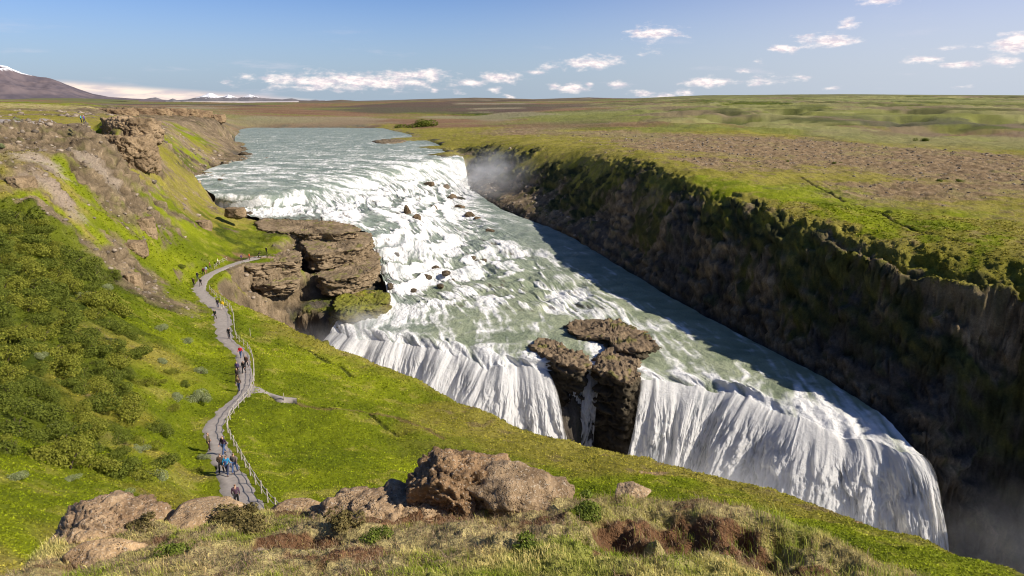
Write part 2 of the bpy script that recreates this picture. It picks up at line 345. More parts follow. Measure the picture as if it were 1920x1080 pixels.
LN('bsrrrr', [(440,239.5,-29.6),(443,250,-29.9),(434,262,-30),(428,272,-30.2),(455,280,-30.2),(463,292,-30.6)])
LN('rrrr', [(404,308,-30.8),(385,318,-30.9),(370,326,-31),(346,335,-31.2)])
LN('ssoo', [(345,340,-31.2),(372,353,-31.6),(398,367,-32),(404,386,-35)], edge=False)
LN('sosooog', [(282,318,-18.5),(310,335,-22),(340,350,-25.5),(375,366,-29),(400,382,-32),(430,402,-34.6),(470,432,-37)])
LN('rrrr', [(404,389,-35.6),(425,398,-36),(455,405,-36.4),(478,414,-36.8)])
LN('ogso', [(250,330,-19.5),(290,350,-22.5),(340,375,-27),(390,400,-31.5)], edge=False)
LN('gogrgol', [(190,300,-15.5),(220,330,-18.6),(260,350,-21.4),(300,395,-25.5),(350,420,-30),(400,430,-33.5),(455,445,-36.6)], edge=False)
LN('gglll', [(300,420,-28),(350,450,-32.5),(400,460,-35.2),(440,465,-36.8),(478,450,-37.4)], edge=False)
LN('rsssr', [(-300,330,-11),(0,300,-10.8),(60,290,-10.6),(110,285,-10.6),(150,280,-10.9)], edge=False)
LN('sorsog', [(-300,360,-13.5),(0,350,-14.6),(40,330,-13.4),(90,320,-13),(120,330,-14.2),(150,320,-14.2)], edge=False)
LN('lsogo', [(0,385,-17),(50,380,-16.6),(100,375,-17.2),(60,350,-14.8),(150,350,-16.6)], edge=False)
LN('logsrr', [(50,420,-19.6),(110,405,-20),(150,425,-22.2),(200,455,-25.2),(235,490,-28.6),(250,540,-31)], edge=False)
LN('grrrrg', [(200,400,-22.4),(225,418,-24),(262,415,-25.4),(288,408,-26),(292,440,-28.4),(262,460,-28.4)], edge=False)
LN('rrrgg', [(225,500,-29),(255,500,-30),(262,545,-32),(300,520,-33.6),(330,560,-35.8)], edge=False)
LN('gggg', [(300,470,-31.6),(340,490,-35),(360,520,-37),(330,500,-34.6)], edge=False)
LN('lllll', [(-300,450,-17),(0,450,-19.4),(60,460,-21),(120,480,-23.6),(180,520,-26.6)], edge=False)
LN('lllgg', [(0,550,-20),(100,560,-23.6),(200,600,-27),(280,600,-31),(350,600,-35)], edge=False)
LN('llog', [(0,650,-20),(150,660,-24.4),(260,670,-28),(380,660,-33.6)], edge=False)
LN('llogg', [(0,750,-19.2),(120,760,-22.4),(240,760,-26.2),(340,740,-30.4),(400,700,-32.8)], edge=False)
LN('gggog', [(0,850,-18),(130,850,-20.8),(240,860,-23.8),(330,860,-26.8),(350,800,-28.9)], edge=False)
LN('ggoog', [(0,950,-16),(130,940,-18.6),(240,930,-21.4),(330,930,-24.6),(380,900,-26.6)], edge=False)
LN('ogo', [(0,1040,-14.2),(100,1040,-16),(200,1030,-18)], edge=False)
LN('gooo', [('w',-30,18,-13),('w',-45,10,-9.5),('w',-60,22,-12),('w',-80,60,-13)], edge=False)
LN('ooo', [('w',-140,20,-4.5),('w',-110,60,-6),('w',-400,60,-4)], edge=False)
# --- the gravel path and the slope right of it
PATHL = [(478,480,-38.1),(440,491,-38),(408,503,-37.9),(378,518,-37.7),(362,535,-37.4),(362,548,-37.2),(375,562,-37),(392,578,-36.8),(400,600,-36.4),(402,618,-36),(411,640,-35.3),(428,652,-34.9),(441,668,-34.3),(446,690,-33.6),(444,715,-33),(440,740,-32.4),(415,765,-31.7),(390,787,-31),(379,805,-30.5),(385,830,-29.9),(393,860,-29.1),(401,888,-28.4),(412,915,-27.8),(430,945,-27.1),(470,1000,-25.8)]
PATHR = [(510,480,-38.3),(470,490,-38.1),(440,499,-38),(408,512,-37.8),(392,528,-37.5),(390,545,-37.2),(402,558,-37),(422,573,-36.8),(434,592,-36.4),(436,618,-36),(441,638,-35.3),(461,655,-34.9),(471,675,-34.3),(474,700,-33.6),(473,725,-33),(462,746,-32.4),(442,765,-31.7),(426,787,-31),(421,808,-30.5),(430,833,-29.9),(445,862,-29.1),(460,890,-28.4),(478,920,-27.8),(498,950,-27.1),(545,1000,-25.8)]
pl = LN('g', PATHL); pr = LN('g', PATHR)
LN('g', [(472,722,-33),(490,733,-32.9),(520,741,-32.7),(555,745,-32.8)], edge=False)
LN('g', [(462,748,-32.4),(490,741,-32.7),(520,746,-32.6),(552,749,-32.7)], edge=False)
E = [(440,562,-38.6),(472,570,-39.4),(504,580,-40),(536,595,-40.4),(568,611,-40.7),(587,620,-40.8),(640,647,-41),(707,667,-41.2),(773,693,-41.2),(823,722,-41),(860,737,-40.8),(907,753,-40.5),(940,773,-40.2),(973,790,-39.9),(1033,812,-39.3),(1107,823,-38.7),(1147,837,-38.2),(1207,840,-37.8),(1280,865,-36.8),(1347,883,-35.9),(1413,893,-35.3),(1463,907,-34.6),(1547,937,-33.4),(1613,963,-32.4),(1680,987,-31.4),(1747,1007,-30.6),(1800,1027,-29.9),(1847,1047,-29.2),(1920,1068,-28.4),(2050,1110,-27)]
e = LN('goooooooooooooooooooooooooooo'+'o', E)
e += LN('o', [('w', 43, 22, -24), ('w', 60, -6, -20)])
TE.append((len(TP)-3, len(TP)-2))
def offn(pts, d, z):
    out = []
    for i, p in enumerate(pts):
        a = pts[max(i-1, 0)]; b = pts[min(i+1, len(pts)-1)]; tx, ty = b[0]-a[0], b[1]-a[1]; n = math.hypot(tx, ty) or 1
        nx, ny = -ty/n, tx/n
        if ny < 0: nx, ny = -nx, -ny
        out.append(('w', p[0]+nx*d, p[1]+ny*d, z if z < -45 else p[2]+z))
    return out
LN('m', offn(e[2:], 1.6, -2.5)); LN('r', offn(e[2:], 5.0, -54)); LN('k', offn(e[3:], 9.5, -72.5))
LN('ggg', [(480,600,-38),(520,650,-37.4),(560,720,-35)], edge=False)
LN('gggg', [(640,700,-38),(700,760,-36.6),(600,770,-33.6),(760,760,-38.4)], edge=False)
LN('gggg', [(500,780,-31.8),(560,850,-29.6),(640,840,-31.5),(700,820,-33.4)], edge=False)
LN('gggg', [(540,930,-27.6),(650,930,-28.2),(760,900,-30),(850,860,-33.2)], edge=False)
LN('oooo', [(850,780,-38.4),(950,830,-37.2),(1050,860,-35.8),(1150,880,-34.6)], edge=False)
LN('gggg', [(960,900,-32.4),(1060,920,-31.6),(1160,930,-31.6),(1280,915,-33)], edge=False)
LN('oogg', [(1300,905,-34),(1420,935,-32.4),(1560,985,-29.8),(1700,1030,-27.4)], edge=False)
LN('ggg', [('w',0,30,-24),('w',12,28,-21.5),('w',-12,30,-23.5)], edge=False)
LN('gg', [('w',26,22,-19.5),('w',34,8,-15)], edge=False)
# --- rock platform and the broken ground below it
LN('rrrrr', [(484,414,-36.4),(530,413,-36.4),(580,413,-36.5),(630,417,-36.8),(666,426,-37.2)])
LN('rrrrr', [(492,434,-36.6),(540,438,-36.6),(590,438,-36.7),(630,440,-36.9),(674,434,-37.3)])
LN('rrrrr', [(492,441,-38.1),(540,444,-38.1),(590,446,-38.2),(630,446,-38.4),(688,440,-38.8)])
m_ = LN('grrrrrrrr', [(430,506,-38.2),(470,496,-38.4),(500,496,-38.5),(540,490,-38.6),(562,484,-38.8),(600,482,-39),(640,472,-39.2),(672,458,-39.4),(694,448,-39.8)])
LN('rrrrrrrrr', off(m_, 1.2, -3.6))
n_ = LN('grrrrrrr', [(455,520,-41.4),(500,525,-42),(545,522,-42.6),(580,520,-43.2),(630,520,-43.6),(670,508,-43.6),(695,494,-43.8),(708,486,-44)])
LN('mrrkkkrr', off(n_, 2.0, -4.5))
LN('gogg', [(640,560,-47.6),(665,548,-46.6),(700,545,-46.6),(722,548,-47.4)], edge=False)
LN('ssrrr', [(460,545,-42.6),(500,560,-45),(540,575,-48.5),(570,590,-52),(600,606,-57)], edge=False)
LN('kkk', [(600,560,-56),(640,590,-55),(620,600,-58)], edge=False)
LN('rr', [(690,575,-49),(660,590,-50.2)], edge=False)
LN('kk', [('w',-47,141,-72),('w',-56,142,-68)], edge=False)
LN('goo', [(400,552,-37),(425,545,-38),(440,520,-38.6)], edge=False)
# --- the near ledge under the camera
LN('tttttttt', [(-200,1150,-5.6),(0,1120,-6),(300,1150,-5.2),(700,1180,-4.8),(1100,1150,-4.9),(1500,1150,-5),(1900,1200,-5),(2300,1250,-4.6)], edge=False)
led = LN('tttttttttttttttt', [(-250,1130,-6.6),(20,1075,-7),(90,1020,-7.3),(170,975,-7.4),(250,970,-7.4),(330,955,-7.5),(450,960,-7.4),(560,960,-7.3),(680,955,-7.1),(800,950,-7),(1000,950,-6.7),(1140,930,-6.6),(1260,935,-6.5),(1400,955,-6.5),(1530,1003,-6.4),(1640,1055,-6.3)])
led += LN('ttt', [(1780,1105,-6.2),(2100,1200,-5.8),(2600,1350,-5)])
TE.append((len(TP)-4, len(TP)-3))
LN('tttt', [(500,1020,-6.4),(900,1020,-5.9),(1250,1010,-5.7),(1500,1070,-5.5)], edge=False)
LN('t', [('w', x*1.12, y*1.12, z-2.8) for (x, y, z) in led])
LN('o', [('w', x*1.35, y*1.35, z-7.5) for (x, y, z) in led])
LN('tttttt', [('w',0,0,-1.9),('w',-4,-2,-1.5),('w',5,-2,-1.5),('w',0,3,-2.9),('w',-6,3,-3.6),('w',7,3,-3)], edge=False)
LN('tttt', [('w',-20,-30,-1),('w',30,-30,-1),('w',16,-2,-4),('w',-14,-2,-4)], edge=False)
# --- far land
_sil = [(-3000,190),(-500,189),(0,187),(130,187),(300,190),(450,192.5),(600,192.5),(650,190),(800,187.5),(960,187),(1200,186),(1300,183.5),(1920,182),(4000,182)]
for rr, dp, cl in ((2500,3.5,'b'), (5000,1.5,'b'), (9000,.5,'b'), (20000,.6,'b'), (70000,.8,'b')):
    pts = []
    for a in range(-70, 71, 7):
        t_ = math.tan(math.radians(a)); px = 960+t_*1280*math.cos(PITCH)/1.0*1.04
        yy = np.interp(px, [q[0] for q in _sil], [q[1] for q in _sil])+dp
        pts.append(('w', rr*math.sin(math.radians(a)), rr*math.cos(math.radians(a)), -(yy-180.1)/1280*rr*.93*math.cos(math.radians(a))))
    LN(cl, pts, edge=False)
LN('gg', [('w',500,300,-24),('w',900,100,-22)], edge=False)
LN('oo', [('w',-500,300,-8),('w',-900,100,-5)], edge=False)

TP2 = [Vector(p) for p in TP]
vo, eo, fo, ov, oe, of_ = delaunay_2d_cdt(TP2, TE, [], 0, 1e-4)
TZa = np.array(TZ); TCa = np.eye(len(CLS))[np.array(TC)]
vz = np.zeros(len(vo)); vcl = np.zeros((len(vo), len(CLS)))
XY = np.array(TP)
for i, o_ in enumerate(ov):
    if len(o_): vz[i] = TZa[o_[0]]; vcl[i] = TCa[o_[0]]
    else:
        d = np.hypot(XY[:, 0]-vo[i][0], XY[:, 1]-vo[i][1]); k2 = np.argsort(d)[:3]; w = 1/(d[k2]+1e-3)
        vz[i] = (TZa[k2]*w).sum()/w.sum(); vcl[i] = (TCa[k2]*w[:, None]).sum(0)/w.sum()
        ppx, ppy = px_of(vo[i][0], vo[i][1], vz[i]); print('crossing near px', round(ppx), round(ppy), 'z', round(vz[i], 1), [round(v) for v in TZa[k2]])
VX = np.array([tuple(v) for v in vo])
TRI = np.array([f for f in fo])

# polar tessellation: even in angle, geometric in distance
ang = np.radians(np.concatenate([np.arange(-60, -43, 0.6), np.arange(-43, 43.01, 0.088), np.arange(43.6, 60.1, 0.6)]))
rad = np.concatenate([2.5*np.exp(np.arange(0, math.log(460/2.5), 0.0037)), 460*np.exp(np.linspace(0.004, math.log(46000/460), 300))])
NR, NA = len(rad), len(ang)
def raster(pv, tri, Z, C):
    H = np.full((NR, NA), np.nan); K = np.zeros((NR, NA, C.shape[1]), np.float32)
    sa, ca = np.sin(ang), np.cos(ang)
    for t in tri:
        p = pv[t]
        a_ = np.arctan2(p[:, 0], p[:, 1]);
        if a_.max()-a_.min() > math.pi*0.9: i0, i1 = 0, NA
        else: i0 = max(np.searchsorted(ang, a_.min())-1, 0); i1 = min(np.searchsorted(ang, a_.max())+1, NA)
        if i1 <= i0: continue
        rmax = np.hypot(p[:, 0], p[:, 1]).max(); rmin = 1e9
        for q in range(3):
            s, e_ = p[q], p[(q+1) % 3]; d = e_-s; tt = np.clip(-(s@d)/(d@d+1e-12), 0, 1); rmin = min(rmin, np.hypot(*(s+d*tt)))
        if a_.max()-a_.min() > math.pi*0.9: rmin = 0
        j0 = max(np.searchsorted(rad, rmin)-1, 0); j1 = min(np.searchsorted(rad, rmax)+1, NR)
        if j1 <= j0: continue
        X = rad[j0:j1, None]*sa[None, i0:i1]; Y = rad[j0:j1, None]*ca[None, i0:i1]
        d = (p[1, 1]-p[2, 1])*(p[0, 0]-p[2, 0])+(p[2, 0]-p[1, 0])*(p[0, 1]-p[2, 1])
        if abs(d) < 1e-9: continue
        w0 = ((p[1, 1]-p[2, 1])*(X-p[2, 0])+(p[2, 0]-p[1, 0])*(Y-p[2, 1]))/d
        w1 = ((p[2, 1]-p[0, 1])*(X-p[2, 0])+(p[0, 0]-p[2, 0])*(Y-p[2, 1]))/d
        w2 = 1-w0-w1; m = (w0 >= -1e-6) & (w1 >= -1e-6) & (w2 >= -1e-6)
        if not m.any(): continue
        H[j0:j1, i0:i1][m] = (w0*Z[t[0]]+w1*Z[t[1]]+w2*Z[t[2]])[m]
        K[j0:j1, i0:i1][m] = (w0[..., None]*C[t[0]]+w1[..., None]*C[t[1]]+w2[..., None]*C[t[2]])[m]
    return H, K
H, K = raster(VX, TRI, vz, vcl)
H[np.isnan(H)] = -30
def blur(A, n, axis):
    if n < 1: return A
    k = np.ones(2*n+1)/(2*n+1)
    c = np.cumsum(np.concatenate([np.repeat(np.take(A, [0], axis), n+1, axis), A, np.repeat(np.take(A, [-1], axis), n, axis)], axis), axis, dtype=np.float64)
    return ((np.take(c, range(2*n+1, c.shape[axis]), axis)-np.take(c, range(0, c.shape[axis]-2*n-1), axis))/(2*n+1)).astype(A.dtype)
def blur2(A, n): return blur(blur(blur(blur(A, n, 0), n, 1), n, 0), n, 1)
rock_w = blur2((K[..., 3]+K[..., 8]+K[..., 10]+K[...,4]*.5).astype(np.float32), 4)
Hs, Hb = blur2(H, 2), blur2(H, 13)
sm = 1-sstep(rock_w, 0.08, 0.35)
rr_ = np.hypot(1, 0)*rad[:, None]*np.ones(NA)[None]
sm = sm*(rr_ > 22)
H = Hs + (Hb-Hs)*sm*0.85
K = blur2(K, 2)
_X = rad[:, None]*np.sin(ang)[None]; _Y = rad[:, None]*np.cos(ang)[None]; _R = np.repeat(rad[:, None], NA, 1)
_wa = np.clip(_R*.045, .5, 9)*(K[..., 10] < .02)
def _wn(sd): return fbm2(_X/np.clip(_R*.07, 3, 40)*1.0, _Y/np.clip(_R*.07, 3, 40), 1, sd)
_n1 = (fbm2(_X/11, _Y/11, 5, 131, .62))*(_R < 700) + fbm2(_X/90, _Y/60, 4, 132)*(_R >= 700)*3
_n2 = (fbm2(_X/11, _Y/11, 5, 133, .62))*(_R < 700) + fbm2(_X/90, _Y/60, 4, 134)*(_R >= 700)*3
_dr = np.gradient(rad)[:, None]; _da = _R*math.radians(.088)
_ii = np.clip(np.arange(NR)[:, None]+(_n1*_wa*2.0/_dr), 0, NR-1).astype(int)
_jj = np.clip(np.arange(NA)[None]+(_n2*_wa*2.0/_da), 0, NA-1).astype(int)
_keep = blur2((K[..., 8]).astype(np.float32), 2) > .3
_ii = np.where(_keep, np.arange(NR)[:, None], _ii); _jj = np.where(_keep, np.arange(NA)[None], _jj)
K = K[_ii, _jj]
# ------------------------------------------------------------------ ground sheet: relief and surface kind
X0 = rad[:, None]*np.sin(ang)[None]; Y0 = rad[:, None]*np.cos(ang)[None]; R0 = np.repeat(rad[:, None], NA, 1)
g_, l_, o_, r_, s_, b_, y_, m_w, k_, t_, p_ = [K[..., i] for i in range(11)]
def amp_far(w): return np.clip(R0*0.0016/w*2.2, 1, 30)      # keeps relief readable where the sheet gets coarse
near = 1-sstep(R0, 60, 200)
Z = H.astype(np.float64)
_qs = 1-.8*sstep(R0, 260, 330)*(1-sstep(H, -29.2, -27))
_pd = None
Z += (fbm2(X0/14, Y0/14, 3, 1)*0.9*(g_+l_+.6*o_+s_*.8)*sstep(R0, 25, 60)).astype(np.float64)
Z += fbm2(X0/3.2, Y0/3.2, 3, 2)*(0.34*g_+0.75*l_+0.4*o_+0.5*s_+0.5*y_+0.5*b_+0.5*m_w+.25*t_)*sstep(R0, 14, 40)
Z += fbm2(X0/0.9, Y0/0.9, 3, 3)*(0.16*g_+0.45*l_+0.15*o_+0.3*s_+0.28*y_+0.2*b_+0.25*m_w)*(1-sstep(R0, 200, 420))
Z += fbm2(X0/0.8, Y0/0.8, 4, 4)*0.22*t_ + fbm2(X0/0.17, Y0/0.17, 3, 5)*0.06*t_
for hx, hy, hr, hd in ((2.55, 8.3, 1.15, .42), (1.6, 7.6, .7, .22), (-3.2, 8.6, .6, .15), (3.6, 7.4, .8, .3)):
    dd_ = np.hypot((X0-hx)/1.5, Y0-hy)/hr+.45*fbm2(X0/.5, Y0/.5, 3, 141); Z -= hd*(1-sstep(dd_, .25, 1.0))
# tussocky field right of the gorge, low banks and far ridges
Z += np.maximum(vnoise2(X0/1.9, Y0/1.9, 8), 0)*0.55*y_*(1-sstep(R0, 350, 900))
hummock = fbm2(X0/34, Y0/60, 3, 9)
Z += np.maximum(hummock, -.1)*2.6*(g_+o_)*sstep(X0, 60, 130)*sstep(R0, 120, 240)*(1-sstep(R0, 800, 1500))
far_b = None
hm2 = 1-np.abs(fbm2(X0/95+2, Y0/75, 4, 12))*2.4
Z += sstep(hm2, -.2, .7)*6.5*sstep(X0/Y0, .05, .3)*sstep(R0, 380, 700)*(1-sstep(R0, 2200, 3500))
far = sstep(R0, 900, 2600)
Z += far*(fbm2(X0/1500, Y0/700, 4, 21)*.0030 + fbm2(X0/420, Y0/200, 4, 22)*.0016)*R0
D_ = np.full(X0.shape, 1e9); mkp = (R0 > 20) & (R0 < 200) & (X0 < 0)
px_, py_ = X0[mkp], Y0[mkp]; dd = np.full(px_.shape, 1e9); zz_ = np.zeros(px_.shape)
pc = [((a[0]+b[0])/2, (a[1]+b[1])/2, (a[2]+b[2])/2, math.hypot(a[0]-b[0], a[1]-b[1])/2) for a, b in zip(pl, pr)]
for a, b in zip(pc[:-1], pc[1:]):
    dx, dy = b[0]-a[0], b[1]-a[1]; t = np.clip(((px_-a[0])*dx+(py_-a[1])*dy)/(dx*dx+dy*dy), 0, 1)
    q = np.hypot(px_-a[0]-t*dx, py_-a[1]-t*dy)-(a[3]+(b[3]-a[3])*t); n_ = q < dd; dd[n_] = q[n_]; zz_[n_] = (a[2]+(b[2]-a[2])*t)[n_]
kk = 1-sstep(dd, .4, 3.2); Z[mkp] = Z[mkp]*(1-kk)+(zz_-.06*(dd < .3))*kk; D_[mkp] = dd
Z = H*(1-_qs)+Z*_qs
G3 = np.stack([X0, Y0, Z], -1)
Nn = grid_normals(G3); Nn *= np.sign(Nn[..., 2:3]+1e-9)
slope = 1-Nn[..., 2]
# rock faces: real relief along the normal
rk = np.clip(r_+.5*s_*sstep(slope,.12,.3)+.8*k_*sstep(slope, .1, .5)+.25*s_*sstep(slope, .25, .5)+.35*m_w, 0, 1)*(1-sstep(R0, 420, 900))
x3, y3, z3 = X0, Y0, Z
d_rock = np.zeros_like(Z); blk_t = np.zeros_like(Z)
mk = rk > .03
xs, ys, zs = x3[mk], y3[mk], z3[mk]
big = ridged3(xs/7, ys/7, zs/4, 3, 31)*1.2*(1-.2*(xs > 25))
wx = xs+vnoise3(xs/2, ys/2, zs/2, 38)*.7; wy = ys+vnoise3(xs/2, ys/2, zs/2, 39)*.7
e1, c1_ = cell3(wx/3.4, wy/3.4, zs/2.2, 301); e2, c2_ = cell3(wx/1.3, wy/1.3, zs/1.5, 305)
e3, c3_ = cell3(wx/.55, wy/.55, zs/.6, 309)
strat = np.abs(((zs+vnoise2(xs/14, ys/14, 35)*1.2)/2.4) % 1-.5)*2
d_rock[mk] = (big*.7+c1_*.85*sstep(e1, 0, .12)-.55*(1-sstep(e1, 0, .2))+c2_*.5-.3*(1-sstep(e2, 0, .2))+c3_*.2+(strat-.5)*.6+vnoise3(xs/.4, ys/.4, zs/.35, 37)*.12)*rk[mk]
blk_t[mk] = (c1_*.5+c2_*.6+c3_*.45)*np.clip(rk[mk]*1.6, 0, 1)-.35*(1-sstep(e2, 0, .12))*0
damp = np.clip(slope*2.4, .22, 1); damp = np.maximum(damp, .75*(X0 < -60)*(H > -27)*(R0 < 260))
wallz = sstep(X0, 20, 40)*sstep(Y0, 60, 90)
G3 = G3 + Nn*(d_rock*damp*(.9))[..., None]
# mossy upper wall: tufts combed down the slope
m_w = np.maximum(m_w, o_*sstep(X0, 25, 40)*sstep(Y0, 60, 80)*sstep(slope, .05, .2)*(R0 < 420)*.8)
mk2 = m_w > .05
xs, ys, zs = X0[mk2], Y0[mk2], Z[mk2]
tuft = fbm3(xs/1.7+zs*.15, ys/3.6, zs/2.6, 4, 41)*2.1+fbm3(xs/.8, ys/1.3, zs/1.0, 3, 42)*.6
tuft = tuft+(1-np.abs(vnoise3(xs/.7+zs*.12, ys/1.0, zs/5, 43)))*.7-.4
G3[mk2] += Nn[mk2]*(tuft*m_w[mk2])[:, None]
# a grassy lip that overhangs the rim
G3 = G3.astype(np.float64)

# ---- colour of each kind of surface (albedo)
def lerp(a, b, t): return a+(b-a)*t[..., None]
def pal(*cs): return np.array(cs, np.float32)
nA = fbm2(X0/9, Y0/9, 4, 51); nB = fbm2(X0/2.2, Y0/2.2, 3, 52); nC = fbm2(X0/.55, Y0/.55, 3, 53); nD = fbm2(X0/40, Y0/40, 3, 54)
nF = fbm2(X0/160, Y0/45, 4, 55)
fr = sstep(R0, 60, 300)
w = np.stack([g_, l_, o_, r_, s_, b_, y_, m_w, k_, t_, p_], -1)
# push the class borders about with noise, then harden them
for i in range(11):
    if i == 10: continue
    w[..., i] *= 1+.75*fbm2(X0/4+i*9.1, Y0/4-i*4.7, 4, 60+i)+.35*nC
w = np.clip(w, 0, None)
veg = w[..., 0]+w[..., 2]+w[..., 1]
steep = sstep(slope, .38, .62)*(R0 > 25)
w[..., 3] += steep*(g_+o_+l_*.5)*1.2; w[..., 0] *= 1-.8*steep; w[..., 2] *= 1-.7*steep
# patches of turf on scree and of bare earth on turf
patch = sstep(fbm2(X0/7+3, Y0/7, 4, 75), .10, .35)
w[..., 2] += s_*patch*.9
w[..., 4] += o_*sstep(fbm2(X0/5, Y0/5+8, 4, 76), .28, .5)*.5*sstep(R0, 60, 120)
w = w**2.6; w /= w.sum(-1, keepdims=True)+1e-6
def var(c1, c2, c3, n1, n2):
    c = lerp(pal(*c1)[None, None]*np.ones_like(n1)[..., None], pal(*c2), np.clip(n1*.9+.5, 0, 1)); return lerp(c, pal(*c3), np.clip(n2, 0, 1))
C = np.zeros(G3.shape, np.float32)
cg = var((.118,.148,.006), (.215,.245,.010), (.28,.25,.055), nA+.5*nB, sstep(nB+.4*nC+.4*nD, .25, .8)*.75)
cl = var((.045,.062,.007), (.115,.135,.010), (.20,.21,.05), nA+.6*nB, sstep(nC, .25, .6)*.35)
co_ = var((.19,.175,.022), (.28,.24,.05), (.20,.145,.075), nA+.5*nC, sstep(nB-.2*nD, .2, .6)*.7)
tone = fbm3(G3[..., 0]/3, G3[..., 1]/3, G3[..., 2]/1.1, 4, 81)
cr = var((.10,.074,.046), (.24,.18,.112), (.10,.095,.03), tone*1.2, sstep(nB+.35*(Nn[..., 2]-.7), .25, .6)*.6*(slope < .5))
cs_ = var((.16,.12,.075), (.28,.21,.135), (.10,.078,.058), nB+.6*nC, sstep(nA, .1, .6)*.5)
cb = var((.165,.095,.055), (.245,.155,.09), (.17,.165,.04), nF+.4*nA, sstep(nF+.5*nD, .18, .5)*.8)
cy = var((.17,.115,.062), (.285,.205,.118), (.25,.215,.08), nB+nC*.6, sstep(nA+.4*nD, .15, .55)*.6)
wallup = sstep(G3[..., 2], -33, -27)
mossn = fbm3(G3[..., 0]/2+G3[..., 2]*.3, G3[..., 1]/4, G3[..., 2]/3, 4, 82)
cm = var((.045,.046,.020), (.10,.095,.028), (.16,.15,.02), mossn*1.3, sstep(mossn, .05, .4)*(.1+.8*wallup))
ck = var((.055,.046,.038), (.10,.085,.068), (.045,.06,.018), tone, sstep(mossn, .1, .4)*.5)
ct = var((.33,.28,.11), (.45,.37,.17), (.19,.22,.03), nC+.4*nB, sstep(-nB+nC*.3, .1, .6)*.8)
ct = lerp(ct, pal(.17,.085,.045), sstep(fbm2(X0/1.0, Y0/1.0, 4, 91)+.75*sstep(1.0-np.minimum(np.minimum(np.hypot((X0-2.55)/1.5, Y0-8.3)/1.15, np.hypot((X0-1.6)/1.5, Y0-7.6)/.7), np.minimum(np.hypot((X0+3.2)/1.5, Y0-8.6)/.6, np.hypot((X0-3.6)/1.5, Y0-7.4)/.8)), 0, .6)-.12, .16, .34)*.95)
cp = var((.23,.20,.17), (.27,.235,.205), (.30,.25,.20), nB, sstep(nA, 0, .5))
for i, c in enumerate((cg, cl, co_, cr, cs_, cb, cy, cm, ck, ct, cp)): C += c*w[..., i:i+1]
# patches of vegetation and bare lava over the far land
fl2 = sstep(R0, 420, 1100)*(H < 5)
pa = fbm2(X0/260, Y0/330, 4, 95, .6); pb = fbm2(X0/700+7, Y0/900, 4, 96, .6); pc2 = fbm2(X0/120, Y0/240, 3, 98)
side_ = sstep(X0/np.maximum(Y0, 1), -.12, .25)
C = lerp(C, pal(.135,.15,.045), fl2*sstep(pa+.35*side_-.05, .0, .2)*.85)
C = lerp(C, pal(.20,.21,.075), fl2*sstep(pb+.25*side_, .18, .34)*.8)
C = lerp(C, pal(.085,.065,.055), fl2*sstep(-pb-.15*side_+.2*pc2, .1, .3)*.75)
C = lerp(C, pal(.27,.235,.15), fl2*sstep(-pa+.3*pc2-.1*side_, .3, .42)*.7)
C *= (1+.10*nC*(1-far))[..., None]
def splat(px, py, z, rx, ry, colr, amt=1., soft=.5, rot=0):
    x, y, _ = P(px, py, z); dx, dy = X0-x, Y0-y; c, s = math.cos(rot), math.sin(rot)
    d = np.sqrt(((c*dx+s*dy)/rx)**2+((-s*dx+c*dy)/ry)**2)+.5*nB+.25*nC
    global C; C = lerp(C, pal(*colr), (1-sstep(d, 1-soft, 1+soft*.3))*amt)
C = lerp(C, pal(.19,.185,.06), sstep(R0, 200, 420)*w[..., 0]*.65*(X0 > 20))
C *= (1+.42*blk_t*np.clip(w[..., 3]+w[..., 8]+.6*w[..., 4], 0, 1)*(1+.1*(X0 > 35)))[..., None].astype(np.float32)
C *= (1+.12*np.clip(w[..., 3]+.4*w[..., 7], 0, 1)*sstep(X0, 30, 50)*sstep(G3[..., 2], -50, -34))[..., None].astype(np.float32)  # right wall's rock and moss lightened in colour to offset its shade
pr_ = sstep(X0/np.maximum(Y0,1), .0, .2)*sstep(R0, 330, 520)*(1-sstep(R0, 2600, 4200))
C = lerp(C, pal(.20,.15,.095), pr_*sstep(fbm2(X0/85, Y0/130, 4, 191, .6), .02, .2)*.8)
C = lerp(C, pal(.085,.095,.025), pr_*sstep(fbm2(X0/60+5, Y0/90, 4, 192, .6), .08, .25)*.75)
C = lerp(C, pal(.27,.26,.10), pr_*sstep(fbm2(X0/70+9, Y0/120, 4, 193, .6), .12, .3)*.7)
# trodden earth tracks and bare patches the photograph shows
def track(pts, width, colr, amt=.85, dz=0.0):
    global C, G3
    ww = [P(*p) for p in pts]; D = np.full(X0.shape, 1e9)
    for a, b in zip(ww[:-1], ww[1:]):
        dx, dy = b[0]-a[0], b[1]-a[1]; n2 = dx*dx+dy*dy
        t = np.clip(((X0-a[0])*dx+(Y0-a[1])*dy)/n2, 0, 1); D = np.minimum(D, np.hypot(X0-a[0]-t*dx, Y0-a[1]-t*dy))
    k = (1-sstep(D+width*.5*nB, width*.55, width*1.15))
    C = lerp(C, pal(*colr), k*amt)
    if dz: G3[..., 2] += dz*k
track([(555,747,-32.8),(620,757,-33.2),(690,772,-34.8),(740,788,-36),(790,812,-36.4),(830,832,-35.6)], .5, (.17,.115,.055), .75, -.12)
track([(470,622,-36.4),(520,640,-37.6),(570,660,-38.6),(640,690,-38.6),(660,706,-38)], .35, (.06,.07,.02), .7, -.3)
track([(690,775,-35),(720,800,-34.6),(745,815,-34.6)], .35, (.06,.06,.02), .6, -.25)
track([(1500,347,-24.4),(1560,378,-25),(1600,398,-25.4),(1650,412,-25.8),(1670,425,-26),(1710,440,-26),(1800,460,-26)], .45, (.05,.045,.02), .85, -.4)
splat(1228,887,-34.6, 1.6, .8, (.36,.25,.14), .95, .3)
splat(1612,991,-31.6, .7, .5, (.32,.21,.11), .9, .3)
splat(860,850,-34, 7, 5, (.16,.15,.03), .4, .7)
